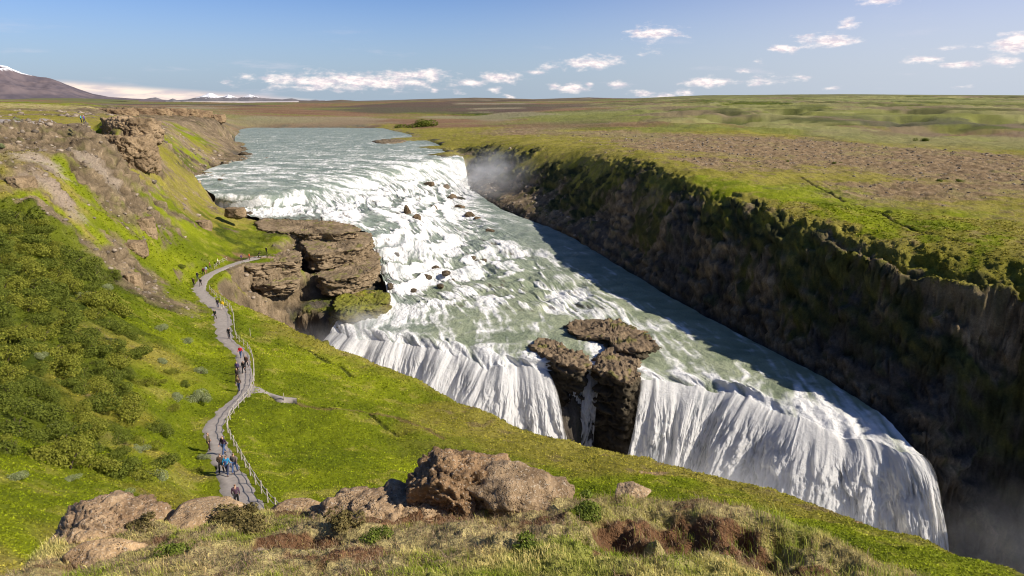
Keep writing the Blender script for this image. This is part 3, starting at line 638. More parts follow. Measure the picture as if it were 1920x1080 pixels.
splat(175,300,-13, 5, 4, (.33,.27,.21), .7); splat(75,320,-13.5, 5, 3.5, (.36,.29,.23), .8); splat(100,345,-15, 5, 3, (.34,.27,.21), .7)
splat(1450,370,-24.8, 3, 2, (.20,.19,.06), .5)
splat(430,485,-37.6, 3, 1.4, (.22,.12,.07), .6); splat(462,480,-38, 3, 1.4, (.27,.16,.09), .7)
G3f = G3.copy()
co = G3.reshape(-1, 3)
attr_leaf = (w[..., 0]+w[..., 1]+w[..., 2]*.6+w[..., 9]*.6).ravel()

def ground_mat():
    m = bpy.data.materials.new('turf_and_rock'); m.use_nodes = True; t = m.node_tree; b = t.nodes['Principled BSDF']
    at = N(t, 'ShaderNodeAttribute', attribute_name='Col'); tcn = N(t, 'ShaderNodeNewGeometry')
    n1 = N(t, 'ShaderNodeTexNoise', inputs={'Scale': 2.6, 'Detail': 6.0, 'Roughness': 0.7}); L(t, tcn.outputs['Position'], n1.inputs[0])
    n2 = N(t, 'ShaderNodeTexNoise', inputs={'Scale': 9.0, 'Detail': 5.0, 'Roughness': 0.7}); L(t, tcn.outputs['Position'], n2.inputs[0])
    f = math_(t, 'MULTIPLY_ADD', n1.outputs[0], 1.5, 0.25); f2 = math_(t, 'MULTIPLY_ADD', n2.outputs[0], 1.3, 0.35)
    ff = math_(t, 'MULTIPLY', f, f2)
    v = N(t, 'ShaderNodeVectorMath', operation='SCALE'); L(t, at.outputs['Color'], v.inputs[0]); L(t, ff, v.inputs['Scale'])
    L(t, v.outputs[0], b.inputs['Base Color']); b.inputs['Roughness'].default_value = .95; b.inputs['Specular IOR Level'].default_value = .1
    bp = N(t, 'ShaderNodeBump', inputs={'Strength': 0.9, 'Distance': 0.35}); L(t, math_(t, 'ADD', n1.outputs[0], math_(t, 'MULTIPLY', n2.outputs[0], .35)), bp.inputs['Height'])
    L(t, bp.outputs[0], b.inputs['Normal']); return m
M_GROUND = ground_mat()
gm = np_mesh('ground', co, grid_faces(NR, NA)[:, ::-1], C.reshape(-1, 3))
ground = tag(new_obj('ground', gm, M_GROUND), kind='structure')

def gz(x, y):
    r = math.hypot(x, y); a = math.atan2(x, y)
    i = np.interp(r, rad, np.arange(NR)); j = np.interp(a, ang, np.arange(NA)); i0, j0 = min(int(i), NR-2), min(int(j), NA-2); fi, fj = i-i0, j-j0
    q = G3f[..., 2]; return float((q[i0, j0]*(1-fi)+q[i0+1, j0]*fi)*(1-fj)+(q[i0, j0+1]*(1-fi)+q[i0+1, j0+1]*fi)*fj)
def hit(px, py):
    d = pix_dir(px, py); h = math.hypot(d[0], d[1]); a = math.atan2(d[0], d[1]); j = int(round(np.interp(a, ang, np.arange(NA))))
    zz = G3f[:, j, 2]; ray = rad/h*d[2]; k = np.nonzero(ray < zz)[0]; k = k[k > 0]
    if len(k) == 0: return None
    i = k[0]; u0 = ray[i-1]-zz[i-1]; u1 = zz[i]-ray[i]; f = u0/(u0+u1+1e-9); r = rad[i-1]+(rad[i]-rad[i-1])*f
    x, y = r/h*d[0], r/h*d[1]; return (x, y, gz(x, y))

_ico = {}
def ico(sub):
    if sub not in _ico:
        import bmesh
        bm = bmesh.new(); bmesh.ops.create_icosphere(bm, subdivisions=sub, radius=1)
        bm.verts.ensure_lookup_table(); _ico[sub] = (np.array([v.co[:] for v in bm.verts]), np.array([[v.index for v in f.verts] for f in bm.faces])); bm.free()
    return _ico[sub]
# ------------------------------------------------------------------ river
def crom(Pp, n):
    """Catmull-Rom along axis 0, n samples per span"""
    Pp = np.asarray(Pp, float); m = len(Pp); E_ = np.concatenate([[2*Pp[0]-Pp[1]], Pp, [2*Pp[-1]-Pp[-2]]])
    out = []
    for i in range(m-1):
        p0, p1, p2, p3 = E_[i:i+4]
        for q in range(n):
            t = q/n; out.append(.5*((2*p1)+(-p0+p2)*t+(2*p0-5*p1+4*p2-p3)*t*t+(-p0+3*p1-3*p2+p3)*t**3))
    out.append(Pp[-1]); return np.array(out)
FO = np.array([
 [.05]*9, [.36,.36,.34,.34,.3,.3,.25,.25,.25], [.44,.46,.44,.44,.42,.4,.38,.34,.3], [.52,.54,.52,.5,.5,.5,.5,.5,.4],
 [.58,.6,.58,.58,.62,.68,.75,.8,.85], [.4,.4,.4,.5,.7,.7,.75,.9,.9], [.55,.5,.5,.7,.85,.8,.8,.9,.95], [1,1,1,.95,.9,.8,.8,.9,.9],
 [.7,.4,.4,.65,.8,.85,.9,.95,.6], [.5,.5,.55,.7,.8,.9,.9,.6,.25], [.6,.65,.75,.9,1,.95,.5,.35,.22], [1,.95,.95,1,1,.75,.5,.42,.22],
 [1,1,1,1,.85,.68,.6,.46,.22], [1,1,.85,.6,.5,.46,.55,.5,.22], [1,.72,.5,.45,.5,.56,.52,.5,.3], [1,.62,.6,.68,.75,.7,.7,.72,.5], [1,1,1,1,1,1,1,1,.95]])
ctrl = np.array([[P(*p) for p in s] for s in RIV])
NT_, NS_ = 46, 76
S = crom(ctrl, NT_)                                   # along the flow
S = np.moveaxis(crom(np.moveaxis(S, 0, 1), NS_), 0, 1)  # across
F = crom(FO[..., None], NT_); F = np.moveaxis(crom(np.moveaxis(F, 0, 1), NS_), 0, 1)[..., 0]
F = np.clip(F+.10*sstep(F, .3, .7), 0, 1)
U = np.concatenate([np.zeros((S.shape[0], 1)), np.cumsum(np.linalg.norm(np.diff(S, axis=1), axis=-1), 1)], 1); U -= U[:, -1:]*.5
V = np.concatenate([np.zeros((1, S.shape[1])), np.cumsum(np.linalg.norm(np.diff(S, axis=0), axis=-1), 0)], 0)
V = np.repeat(V.mean(1)[:, None], V.shape[1], 1)*.6+V*.4
tt = np.arange(S.shape[0])/NT_; ss = np.arange(S.shape[1])/NS_; TT, SS = np.meshgrid(tt, ss, indexing='ij')
x, y, z = S[..., 0], S[..., 1], S[..., 2].copy()
casc = sstep(TT, 6.0, 6.8)*(1-sstep(TT, 12.6, 13.3))*(1-sstep(SS, 6.3, 7.4)*sstep(TT, 7.5, 8.5))
# stepped bedrock under the cascade
ph = (z+3.0*fbm2(x/24, y/24, 4, 101)+.45*fbm2(x/3, y/3, 2, 102))/2.6
fl = np.floor(ph); frc = ph-fl; z_t = (fl+sstep(frc, .50, .95))*2.6-3.0*fbm2(x/24, y/24, 4, 101)-.45*fbm2(x/3, y/3, 2, 102)
stepm = sstep(fbm2(x/13, y/13, 3, 130), -.3, .15)
z = z+(z_t-z)*casc*.9*stepm
stepface = casc*np.clip(1-np.abs(frc-.72)/.3, 0, 1)
warp = fbm2(x/12, y/12, 3, 103)*5
wave = fbm2(x/2.6+warp*.2, y/2.6, 4, 104)
strk = fbm2((U+warp*.4)/1.1, V/7, 4, 105); strk2 = fbm2((U+warp*.5)/3.2, (V)/14, 3, 106); iso = fbm2(x/8+warp*.3, y/4.2, 5, 107, .6); fine = fbm2(x/.9, y/.9, 3, 108)
strong = sstep(F, .45, .9)
big = 1-np.abs(fbm2(x/11+warp*.15, y/6, 3, 109))*2
n_up = iso*.8+(big-.65)*.7+fine*.25
n_dn = strk*.7+strk2*.6+fine*.25+(big-.65)*.4
upm = 1-sstep(TT, 5.2, 6.5)
nn = n_up*upm+n_dn*(1-upm)
foam = sstep(nn*(1-.35*casc)+(F-.5)*1.35+casc*(sstep(frc+.30*strk, .22, .62)*1.45*stepm+(1-stepm)*(.75+strk*.8)-.80), -.1, .80)
foam = np.clip(foam, 0, 1)
hump = np.clip(1-np.abs(fbm2(U/6, V/9, 3, 110))*1.6, 0, 1)
z += wave*(.14+.26*F)+(foam-.3)*.2*strong + strk*.30*casc + fbm2(x/7, y/7, 2, 111)*.35*sstep(TT, 2, 4)
z += fbm2(x/.8, y/.8, 2, 112)*.16*foam
# the lip bends, bulges and rounds over
endk = sstep(TT, 15.15, 16); fx_, fy_ = np.gradient(S[..., 0], axis=0), np.gradient(S[..., 1], axis=0); fn_ = np.hypot(fx_, fy_)+1e-6
lipn = (fbm2(U/9, U*0, 3, 115)*3.2+fbm2(U/2.4, U*0+3, 2, 116)*1.1)*endk
x = x+fx_/fn_*lipn; y = y+fy_/fn_*lipn; z = z-1.3*endk**2+fbm2(U/4, V/6, 3, 117)*.7*sstep(TT, 14.3, 15.6)
S2 = np.stack([x, y, z], -1)
def water_col(foam, thin=None):
    c = lerp(pal(.185,.225,.185)[None, None]*np.ones_like(foam)[..., None], pal(.30,.335,.285), np.clip(wave*.6+.5+(big-.6)*.4, 0, 1))
    return c
wc = water_col(foam)
shall = sstep(TT, 9.5, 12.5)*sstep(SS, 1, 3)
wc = lerp(wc, wc*np.array([1.12,1.08,.86], np.float32), shall)
fcol = lerp(pal(.80,.79,.77)[None, None]*np.ones_like(foam)[..., None], pal(.42,.45,.43), np.clip(-strk*1.6-strk2*.8+fine*.4, 0, 1)*.8)
Cw = lerp(wc, fcol, 0*foam) + (fcol-wc)*foam[..., None]
rocky = casc*sstep(fbm2(U/1.6, V/3.4, 4, 113)-.35*foam+.45*stepface, .42, .6)*(F < .99)
Cw = lerp(Cw, pal(.10,.08,.06), rocky*.75)
def water_mat(name, alpha=False):
    m = bpy.data.materials.new(name); m.use_nodes = True; t = m.node_tree; b = t.nodes['Principled BSDF']
    at = N(t, 'ShaderNodeAttribute', attribute_name='Col'); fo_ = N(t, 'ShaderNodeAttribute', attribute_name='foam'); ge = N(t, 'ShaderNodeNewGeometry')
    L(t, at.outputs['Color'], b.inputs['Base Color'])
    L(t, ramp(t, fo_.outputs['Fac'], 0, .6, .42, .85), b.inputs['Roughness']); L(t, ramp(t, fo_.outputs['Fac'], 0, .6, .13, .08), b.inputs['Specular IOR Level'])
    b.inputs['IOR'].default_value = 1.33
    n1 = N(t, 'ShaderNodeTexNoise', inputs={'Scale': 0.9, 'Detail': 8.0, 'Roughness': 0.68}); L(t, ge.outputs['Position'], n1.inputs[0])
    bp = N(t, 'ShaderNodeBump', inputs={'Strength': 0.75, 'Distance': 0.8}); L(t, n1.outputs[0], bp.inputs['Height']); L(t, bp.outputs[0], b.inputs['Normal'])
    if alpha:
        tr = N(t, 'ShaderNodeBsdfTranslucent'); L(t, at.outputs['Color'], tr.inputs[0]); mx = N(t, 'ShaderNodeMixShader', inputs={0: .38})
        L(t, b.outputs[0], mx.inputs[1]); L(t, tr.outputs[0], mx.inputs[2])
        tp = N(t, 'ShaderNodeBsdfTransparent'); mx2 = N(t, 'ShaderNodeMixShader'); L(t, tp.outputs[0], mx2.inputs[1]); L(t, mx.outputs[0], mx2.inputs[2])
        al = N(t, 'ShaderNodeAttribute', attribute_name='alpha'); L(t, al.outputs['Fac'], mx2.inputs[0]); L(t, mx2.outputs[0], t.nodes['Material Output'].inputs[0])
    return m
M_WATER = water_mat('glacial_water')
# widen each row a little under the banks
S2e = S2.copy()
rm = np_mesh('river', S2e.reshape(-1, 3), grid_faces(*S2.shape[:2]), Cw.reshape(-1, 3), attrs={'foam': foam.ravel()})
river = tag(new_obj('river', rm, M_WATER), kind='structure')

# ------------------------------------------------------------------ second fall: curtains that spring from the river's last row
M_FALL = water_mat('falling_water', True)
def curtain(name, s0, s1, depth, v0, seed, dens_, lean=(0, 0), fine_=1.0, rows=260, dx=0.0, bulge=0.0, clump=1.0):
    j0, j1 = int(s0*NS_), int(s1*NS_)+1
    top = S2[-1, j0:j1].copy(); m_ = len(top); k_ = max(1, int(math.ceil(760/m_)))
    idx = np.linspace(0, m_-1, (m_-1)*k_+1); top = np.stack([np.interp(idx, np.arange(m_), top[:, c]) for c in range(3)], -1)
    sm_ = np.stack([blur(ctrl_line(idx, j0)[:, c], 20*k_, 0) for c in range(3)], -1)
    tan = np.gradient(sm_, axis=0); tan[:, 2] = 0; tan /= np.linalg.norm(tan, axis=1, keepdims=True)
    nrm = np.stack([tan[:, 1], -tan[:, 0], 0*tan[:, 0]], -1); nrm[nrm[:, 1] > 0] *= -1
    nrm[:, 0] += lean[0]; nrm[:, 1] += lean[1]
    u = np.concatenate([[0], np.cumsum(np.linalg.norm(np.diff(top, axis=0), axis=1))]); un = u/u[-1]
    tau = np.linspace(0, 1, rows)**1.25; drop = tau*depth
    Ug, Dg = np.meshgrid(u, drop); UN = np.repeat(un[None], rows, 0)
    edge_ = np.minimum(UN, 1-UN)*u[-1]
    vloc = v0*(1+.22*vnoise2(Ug/5.5, Ug*0, seed)+.12*vnoise2(Ug/1.9, Ug*0, seed+1))
    taper = 1-.62*sstep(UN, .62, 1)*(seed == 300)
    out = vloc*taper*np.sqrt(Dg/4.9+.02)-vloc*taper*.14
    n1 = fbm2((Ug+1.5*vnoise2(Ug/4, Dg/5, seed+8))/.9, Dg/4.2+2*vnoise2(Ug/2, Dg/9, seed+2), 4, seed+3)
    n2 = fbm2(Ug/3.2, Dg/9, 3, seed+4); n3 = fbm2(Ug/.33, Dg/1.1, 3, seed+5)
    n4 = fbm2(Ug/.20, Dg/.9, 2, seed+9)
    puff = fbm2(Ug/1.6, Dg/2.2, 4, seed+6)
    grow = sstep(Dg, 0, 4.5)
    out = out+(n1*.8+n2*1.0+n3*.24+n4*.12+puff*.7)*grow*fine_+bulge*np.sin(UN*math.pi)*sstep(Dg, 0, depth)
    pos = top[None]+nrm[None]*out[..., None]; pos[..., 2] -= Dg; pos[..., 2] += .0
    sideways = tan[None]*(dx*np.sqrt(Dg/depth)*UN-(4.5 if seed >= 300 and seed < 400 else 0)*(1-UN)**3*(Dg/depth))[..., None]; pos += sideways
    f = np.clip(.47+n1*1.1+n2*.5+n3*.5+n4*.25+puff*.7+(dens_-.5)*1.6, 0, 1); f = sstep(f, .10, .80); f = f+(1-f)*sstep(.8-Dg, 0, .8)*.5
    shade = lerp(pal(.50,.52,.53)[None, None]*np.ones_like(f)[..., None], pal(.97,.96,.94), f)
    al = sstep(f+.45*(dens_)+.25*(1-sstep(Dg, .5, 4)), .15, .55)
    al *= sstep(edge_+n1*.9+.3, 0, .8)*.80; al = al*(1-.0*sstep(Dg, depth-2, depth))
    me = np_mesh(name, pos.reshape(-1, 3), grid_faces(rows, len(u)), shade.reshape(-1, 3), attrs={'foam': (f*.6+.4).ravel(), 'alpha': al.ravel()})
    o = new_obj(name, me, M_FALL)
    return o, top, nrm, u
def ctrl_line(idx, j0):
    base = crom(np.array([P(*p) for p in RIV[-1]]), NS_); return np.stack([np.interp(idx+j0, np.arange(len(base)), base[:, c]) for c in range(3)], -1)
wf, c1t, c1n, c1u = curtain('waterfall', 0.0, 4.62, 21, 10.0, 200, 1.0, lean=(.10, 0), dx=9.0, fine_=1.25)
tag(wf, 'wide white waterfall on the left, between mossy rock knob and rock island', 'waterfall', 'curtains of the second fall')
def backing(s0, s1, depth, v0, seed, parent, lean, dx):
    b_ = curtain('inner_curtain', s0, s1, depth, v0, seed, 1.0, lean=lean, dx=dx, rows=100, clump=0)[0]; b_.parent = parent
backing(0.0, 4.60, 21, 6.4, 230, wf, (.10, 0), 9.0)
wf3, c3t, c3n, c3u = curtain('waterfall', 5.50, 8.0, 24, 9.2, 300, .88, lean=(.05, 0), dx=7.5, fine_=1.1)
tag(wf3, 'broad waterfall curtain right of the rock island, its right end in shade', 'waterfall', 'curtains of the second fall')
backing(5.53, 7.97, 24, 4.6, 330, wf3, (.05, 0), 7.5)
wf2, c2t, c2n, c2u = curtain('waterfall', 4.90, 5.2, 22, 3.0, 400, .6, lean=(0, 0), dx=-1.0)
tag(wf2, 'thin narrow waterfall pouring through the notch of the dark rock island', 'waterfall', 'curtains of the second fall')
# pool in the gorge
pp = [('p', -60, 145), ('p', -20, 95), ('p', 30, 50), ('p', 60, 0), ('p', 100, 0), ('p', 100, 80), ('p', 60, 110), ('p', 0, 135), ('p', -45, 160)]
gx, gy = np.meshgrid(np.linspace(-70, 105, 180), np.linspace(0, 165, 170)); gzz = -70.8+fbm2(gx/3, gy/3, 4, 120)*.5
gfo = sstep(fbm2(gx/5, gy/5, 4, 121)+.35, 0, .5)
gc = lerp(pal(.16,.22,.19)[None, None]*np.ones_like(gx)[..., None], pal(.85,.86,.86), gfo)
pool = tag(new_obj('gorge_water', np_mesh('gorge_water', np.stack([gx, gy, gzz], -1).reshape(-1, 3), grid_faces(*gx.shape), gc.reshape(-1, 3), attrs={'foam': gfo.ravel()}), M_WATER), kind='structure')
# ------------------------------------------------------------------ small materials
def simple_mat(name, c, rough=.8, attr=False, bump=0, bscale=8, vary=.0, sss=0):
    m = bpy.data.materials.new(name); m.use_nodes = True; t = m.node_tree; b = t.nodes['Principled BSDF']
    b.inputs['Roughness'].default_value = rough; b.inputs['Specular IOR Level'].default_value = .2
    ge = N(t, 'ShaderNodeNewGeometry')
    if attr:
        at = N(t, 'ShaderNodeAttribute', attribute_name='Col'); src = at.outputs['Color']
    else:
        src = None
    n1 = N(t, 'ShaderNodeTexNoise', inputs={'Scale': bscale, 'Detail': 6.0, 'Roughness': 0.65}); L(t, ge.outputs['Position'], n1.inputs[0])
    f = math_(t, 'MULTIPLY_ADD', n1.outputs[0], vary*2, 1-vary)
    v = N(t, 'ShaderNodeVectorMath', operation='SCALE'); L(t, f, v.inputs['Scale'])
    if src is not None: L(t, src, v.inputs[0])
    else: v.inputs[0].default_value = c
    L(t, v.outputs[0], b.inputs['Base Color'])
    if bump:
        bp = N(t, 'ShaderNodeBump', inputs={'Strength': .8, 'Distance': bump}); L(t, n1.outputs[0], bp.inputs['Height']); L(t, bp.outputs[0], b.inputs['Normal'])
    return m
M_ROCK = simple_mat('weathered_rock', None, .9, True, .06, 9, .75)
def _fine(m):
    t = m.node_tree; b = t.nodes['Principled BSDF']; ge = N(t, 'ShaderNodeNewGeometry'); vo_ = N(t, 'ShaderNodeTexVoronoi', inputs={'Scale': 26.0}); L(t, ge.outputs['Position'], vo_.inputs[0])
    n_ = N(t, 'ShaderNodeTexNoise', inputs={'Scale': 3.2, 'Detail': 4.0}); L(t, ge.outputs['Position'], n_.inputs[0])
    pit_ = math_(t, 'MULTIPLY', ramp(t, vo_.outputs['Distance'], .12, .4, 1, 0), ramp(t, n_.outputs[0], .45, .62))
    src = b.inputs['Base Color'].links[0].from_socket; c_ = mixc(t, math_(t, 'MULTIPLY', pit_, .75), src, (.06, .045, .035)); lich = ramp(t, n_.outputs[0], .60, .70)
    n3 = N(t, 'ShaderNodeTexNoise', inputs={'Scale': 22.0, 'Detail': 3.0}); L(t, ge.outputs['Position'], n3.inputs[0]); c_ = mixc(t, math_(t, 'MULTIPLY', ramp(t, n3.outputs[0], .58, .66), .5), c_, (.52, .45, .36)); L(t, c_, b.inputs['Base Color'])
    b1 = b.inputs['Normal'].links[0].from_node; bp = N(t, 'ShaderNodeBump', inputs={'Strength': .9, 'Distance': .03}); L(t, math_(t, 'SUBTRACT', n3.outputs[0], pit_), bp.inputs['Height']); L(t, b1.outputs[0], bp.inputs['Normal']); L(t, bp.outputs[0], b.inputs['Normal'])
_fine(M_ROCK)
M_ROCKF = simple_mat('cliff_rock', None, .9, True, .3, 1.6, .4)
M_WETROCK = simple_mat('wet_rock', None, .55, True, .2, 2.2, .4)
M_GRAVEL = simple_mat('path_gravel', (.33, .29, .26), .95, False, .03, 1.7, .42)
def leaf_mat(name):
    m = bpy.data.materials.new(name); m.use_nodes = True; t = m.node_tree; b = t.nodes['Principled BSDF']
    at = N(t, 'ShaderNodeAttribute', attribute_name='Col'); L(t, at.outputs['Color'], b.inputs['Base Color'])
    b.inputs['Roughness'].default_value = .7; b.inputs['Specular IOR Level'].default_value = .15
    tr = N(t, 'ShaderNodeBsdfTranslucent'); L(t, at.outputs['Color'], tr.inputs[0]); mx = N(t, 'ShaderNodeMixShader', inputs={0: .3})
    L(t, b.outputs[0], mx.inputs[1]); L(t, tr.outputs[0], mx.inputs[2]); L(t, mx.outputs[0], t.nodes['Material Output'].inputs[0]); return m
M_LEAF = leaf_mat('leaves')

# ------------------------------------------------------------------ path
def ribbon(name, A, B, mat, n=14, m=7, lift=.05, flat=False):
    a = crom(np.array(A), n); b = crom(np.array(B), n); k = np.linspace(0, 1, m)
    Q = a[:, None]*(1-k[None, :, None])+b[:, None]*k[None, :, None]
    wob = fbm2(Q[..., 0]/1.3, Q[..., 1]/1.3, 3, 140)*.6
    dirv = (b-a)/np.linalg.norm(b-a, axis=1, keepdims=True)
    Q[:, 0] += dirv*wob[:, :1]; Q[:, -1] += dirv*wob[:, -1:]
    for i in range(Q.shape[0]):
        for j in range(m): Q[i, j, 2] = max(gz(Q[i, j, 0], Q[i, j, 1])+lift, Q[i, j, 2]-(9 if flat else .02)) if 0 < j < m-1 else gz(Q[i, j, 0], Q[i, j, 1])-.03
    return tag(new_obj(name, np_mesh(name, Q.reshape(-1, 3), grid_faces(*Q.shape[:2])), mat), kind='structure')
ribbon('path', pl, pr, M_GRAVEL)
ribbon('path', [P(470,716,-33.1), P(486,726,-32.95), P(505,734,-32.8), P(528,741,-32.7), P(556,745,-32.8)], [P(462,750,-32.3), P(480,741,-32.6), P(500,740,-32.7), P(526,747,-32.65), P(556,749,-32.7)], M_GRAVEL, n=10, m=5, lift=.03)
ribbon('path', [P(-80,227.5,-5.6), P(-10,227.5,-5.7), P(60,228,-5.8), P(110,229,-6), P(186,231,-6.4)], [P(-80,231,-5.7), P(-10,231,-5.8), P(60,231,-5.9), P(110,231.5,-6.1), P(186,233.2,-6.5)], M_GRAVEL, n=10, m=5, lift=.12, flat=True)

# ------------------------------------------------------------------ rocks
def rock_mesh(name, r, planes=None, seed=0, sub=5, cell=.5, rough=.1, c1=(.20,.155,.11), c2=(.36,.29,.215), c3=(.10,.08,.06), npl=16, pit=.0, off_=(0, 0, 0)):
    u, f = ico(sub); rg = np.random.default_rng(seed); r = np.array(r, float)
    if planes is None:
        nn_ = rg.normal(size=(npl, 3)); nn_ /= np.linalg.norm(nn_, axis=1, keepdims=True); dd_ = rg.uniform(.62, .95, npl); planes = list(zip(nn_, dd_))
    rr2 = np.full(len(u), 1.08)
    for n_, d_ in planes:
        n_ = np.array(n_, float); n_ /= np.linalg.norm(n_); q = u@n_; k = np.where(q > .05, d_/np.maximum(q, .05), 9); rr2 = np.minimum(rr2, k)
    p = u*rr2[:, None]*r
    s = float(np.mean(r)); o = seed*3.7
    e1, i1 = cell3(p[:, 0]/cell+o, p[:, 1]/cell, p[:, 2]/cell*1.3, seed); e2, i2 = cell3(p[:, 0]/cell*2.6+o, p[:, 1]/cell*2.6, p[:, 2]/cell*2.6, seed+5)
    n1 = fbm3(p[:, 0]/cell/1.5+o, p[:, 1]/cell/1.5, p[:, 2]/cell/1.5, 5, seed+9)
    n2 = fbm3(p[:, 0]/cell*5+o, p[:, 1]/cell*5, p[:, 2]/cell*5, 3, seed+10)
    d = n1*1.2+i1*.55-.5*(1-sstep(e1, 0, .18))+i2*.22-.2*(1-sstep(e2, 0, .2))+n2*.28
    if pit: d = d-pit*sstep(vnoise3(p[:, 0]*7+o, p[:, 1]*7, p[:, 2]*7, seed+3), .45, .7)
    p = p+(u/np.linalg.norm(u/r, axis=1, keepdims=True)*0+u)*(d*rough*s)[:, None]
    c = lerp(np.array([c1]), np.array(c2), np.clip(n1*1.3+.5+i2*.15+n2*.5, 0, 1)); c = lerp(c, np.array(c3), sstep(n2*.7-n1*.3+i2*.2, .22, .5)*.8)
    return np_mesh(name, p, f, c*np.array((1.0, .91, .76)))
def rock(name, mesh, loc, rz, label, mat, group=None, cat='rock', sc_=1, kind=None):
    o = new_obj(name, mesh, mat); o.location = loc; o.rotation_euler = (0, 0, rz); o.scale = (sc_,)*3
    return tag(o, label, cat, group, kind)
def at_px(px, py, z=None, D=None):
    if D is not None:
        d = pix_dir(px, py); h = math.hypot(d[0], d[1]); return (d[0]*D/h, d[1]*D/h, d[2]*D/h)
    if z is not None: return P(px, py, z)
    return hit(px, py)
TAN = dict(c1=(.27,.19,.12), c2=(.44,.33,.22), c3=(.17,.125,.09))
# the main boulder and the outcrops along the near ledge
B0 = P(868, 975, -6.75)
planes = [((.10, -.02, 1), .56), ((.42, .0, 1), .62), ((-.35, -.94, -.15), .46), ((-1, -.30, .05), .62), ((.70, -.74, .32), .56), ((.35, -.7, 1), .66), ((1, -.1, .75), .70), ((-1, .3, .6), .66), ((0, 1, .2), .8), ((-.7, -.2, 1), .60), ((.2,.3,1), .6)]
rock('boulder', rock_mesh('boulder', (1.22, 1.05, 1.16), planes, 3, 6, .26, .095, (.125,.082,.05), (.30,.21,.135), (.065,.045,.032), pit=.3), (B0[0]-.22, B0[1]+.72, B0[2]+.0), 0, 'large angular brown boulder standing on the near ledge, its left face in shadow', M_ROCK)
rock('rock_outcrop', rock_mesh('rock_outcrop', (1.25, .8, .55), None, 12, 5, .3, .10, (.17,.125,.085), (.34,.265,.19), (.13,.1,.07), pit=.2), (P(985,962,-6.8)[0]-.15, P(985,962,-6.8)[1]+.4, -6.75), -.35, 'rough sloping toe of rock at the right foot of the large boulder', M_ROCK)
rock('rock_outcrop', rock_mesh('rock_outcrop', (1.65, .85, .40), [((0,0,1),.7),((-.5,-.4,1),.7),((.4,-.6,1),.72),((1,0,.5),.9),((-1,0,.4),.9),((0,-1,.6),.75)], 21, 6, .33, .10, (.21,.15,.10), (.40,.305,.215), (.14,.1,.07), pit=.2), (P(745,985,-6.9)[0], P(775,985,-6.9)[1]+.35, -7.0), .1, 'low rough reddish-tan outcrop left of the large boulder', M_ROCK)
rock('rock_outcrop', rock_mesh('rock_outcrop', (.72, .55, .42), [((0,0,1),.8),((-.3,-.7,1),.85),((1,0,.6),.85),((-1,0,.6),.85)], 25, 5, .5, .045, **TAN), (P(545,972,-7.3)[0], P(545,972,-7.3)[1]+.2, -7.60), 0, 'smooth rounded pale tan rock just right of the foot of the path', M_ROCK)
rock('rock_outcrop', rock_mesh('rock_outcrop', (.92, .8, .62), [((0,.1,1),.75),((.5,-.7,.9),.72),((-.4,-.7,1),.8),((1,0,.6),.85),((-1,0,.6),.85)], 29, 5, .6, .045, **TAN), (P(362,985,-7.3)[0], P(362,985,-7.3)[1]+.25, -7.72), 0, 'smooth pale tan rock hump left of the foot of the path', M_ROCK)
rock('rock_outcrop', rock_mesh('rock_outcrop', (1.15, .9, .85), [((.2,0,1),.66),((-.6,-.3,1),.7),((-1,-.2,.5),.75),((.2,-1,.5),.75),((1,-.2,.6),.8)], 33, 6, .3, .10, (.22,.155,.105), (.40,.305,.215), (.15,.105,.075), pit=.25), (P(185,1000,-7.4)[0], P(185,1000,-7.4)[1]+.2, -7.75), .2, 'pitted brown-tan outcrop, leftmost big rock on the near ledge', M_ROCK)
rock('rock_outcrop', rock_mesh('rock_outcrop', (.62, .42, .36), None, 37, 5, .3, .08, **TAN), (P(195,1050,-7.0)[0], P(195,1050,-7.0)[1], -7.0), .5, 'small pale rock slab at the lower left, below the leftmost outcrop', M_ROCK)
rock('rock_outcrop', rock_mesh('rock_outcrop', (.55, .4, .24), None, 39, 5, .25, .1, (.27,.2,.15), (.45,.37,.29), (.14,.11,.08)), (P(510,1068,-6.35)[0], P(510,1068,-6.35)[1], -6.3), .3, 'grey-brown rock breaking through the turf at the lower edge', M_ROCK)
rock('rock_outcrop', rock_mesh('rock_outcrop', (.40, .26, .11), None, 41, 5, .25, .1, (.2,.15,.10), (.36,.28,.2), (.14,.1,.07)), (P(1190,925,-6.6)[0], P(1190,925,-6.6)[1]+.1, -6.62), .1, 'low flat stone on the crest of the near ledge, right of the boulder', M_ROCK)
STN = [(365,772,.8),(325,760,.5)]
# columnar outcrop on the left cliff
DK = dict(c1=(.15,.115,.08), c2=(.31,.245,.175), c3=(.075,.06,.045))
def cliff_body(px, py, D, rx, ry, rz_, seed, label, rot=0, rough=.07, cell=1.8, sub=6, mat=None, dz=0, **kw):
    if D is None:
        h_ = hit(px, py); n = math.hypot(h_[0], h_[1]); q = (h_[0]*(1+ry*.35/n), h_[1]*(1+ry*.35/n), h_[2]+dz)
    else: q = at_px(px, py, D=D)
    cc_ = dict(DK); cc_.update(kw)
    pln = [((0,0,1), .62), ((0,-1,.05), .72), ((.7,-.7,.05), .75), ((-.7,-.7,.1), .72), ((1,0,.1), .8), ((-1,0,.1), .8), ((.3,-1,-.4), .8), ((-.4,-1,.5), .78), ((0,-.6,-1), .9)]
    return rock('rock_outcrop', rock_mesh('rock_outcrop', (rx, ry, rz_), pln, seed, sub, cell, rough, **cc_), q, rot, label, mat or M_ROCKF)
cliff_body(243, 250, None, 8.5, 6, 5.0, 51, 'blocky cap of the dark rock tower on the left cliff edge', rough=.1, dz=.5)
cliff_body(236, 285, None, 8.0, 6, 6.5, 52, 'dark columnar rock tower jutting from the left cliff', rough=.1)
cliff_body(266, 305, None, 4.2, 5, 4.4, 53, 'hanging nose of rock at the lower right of the tower')
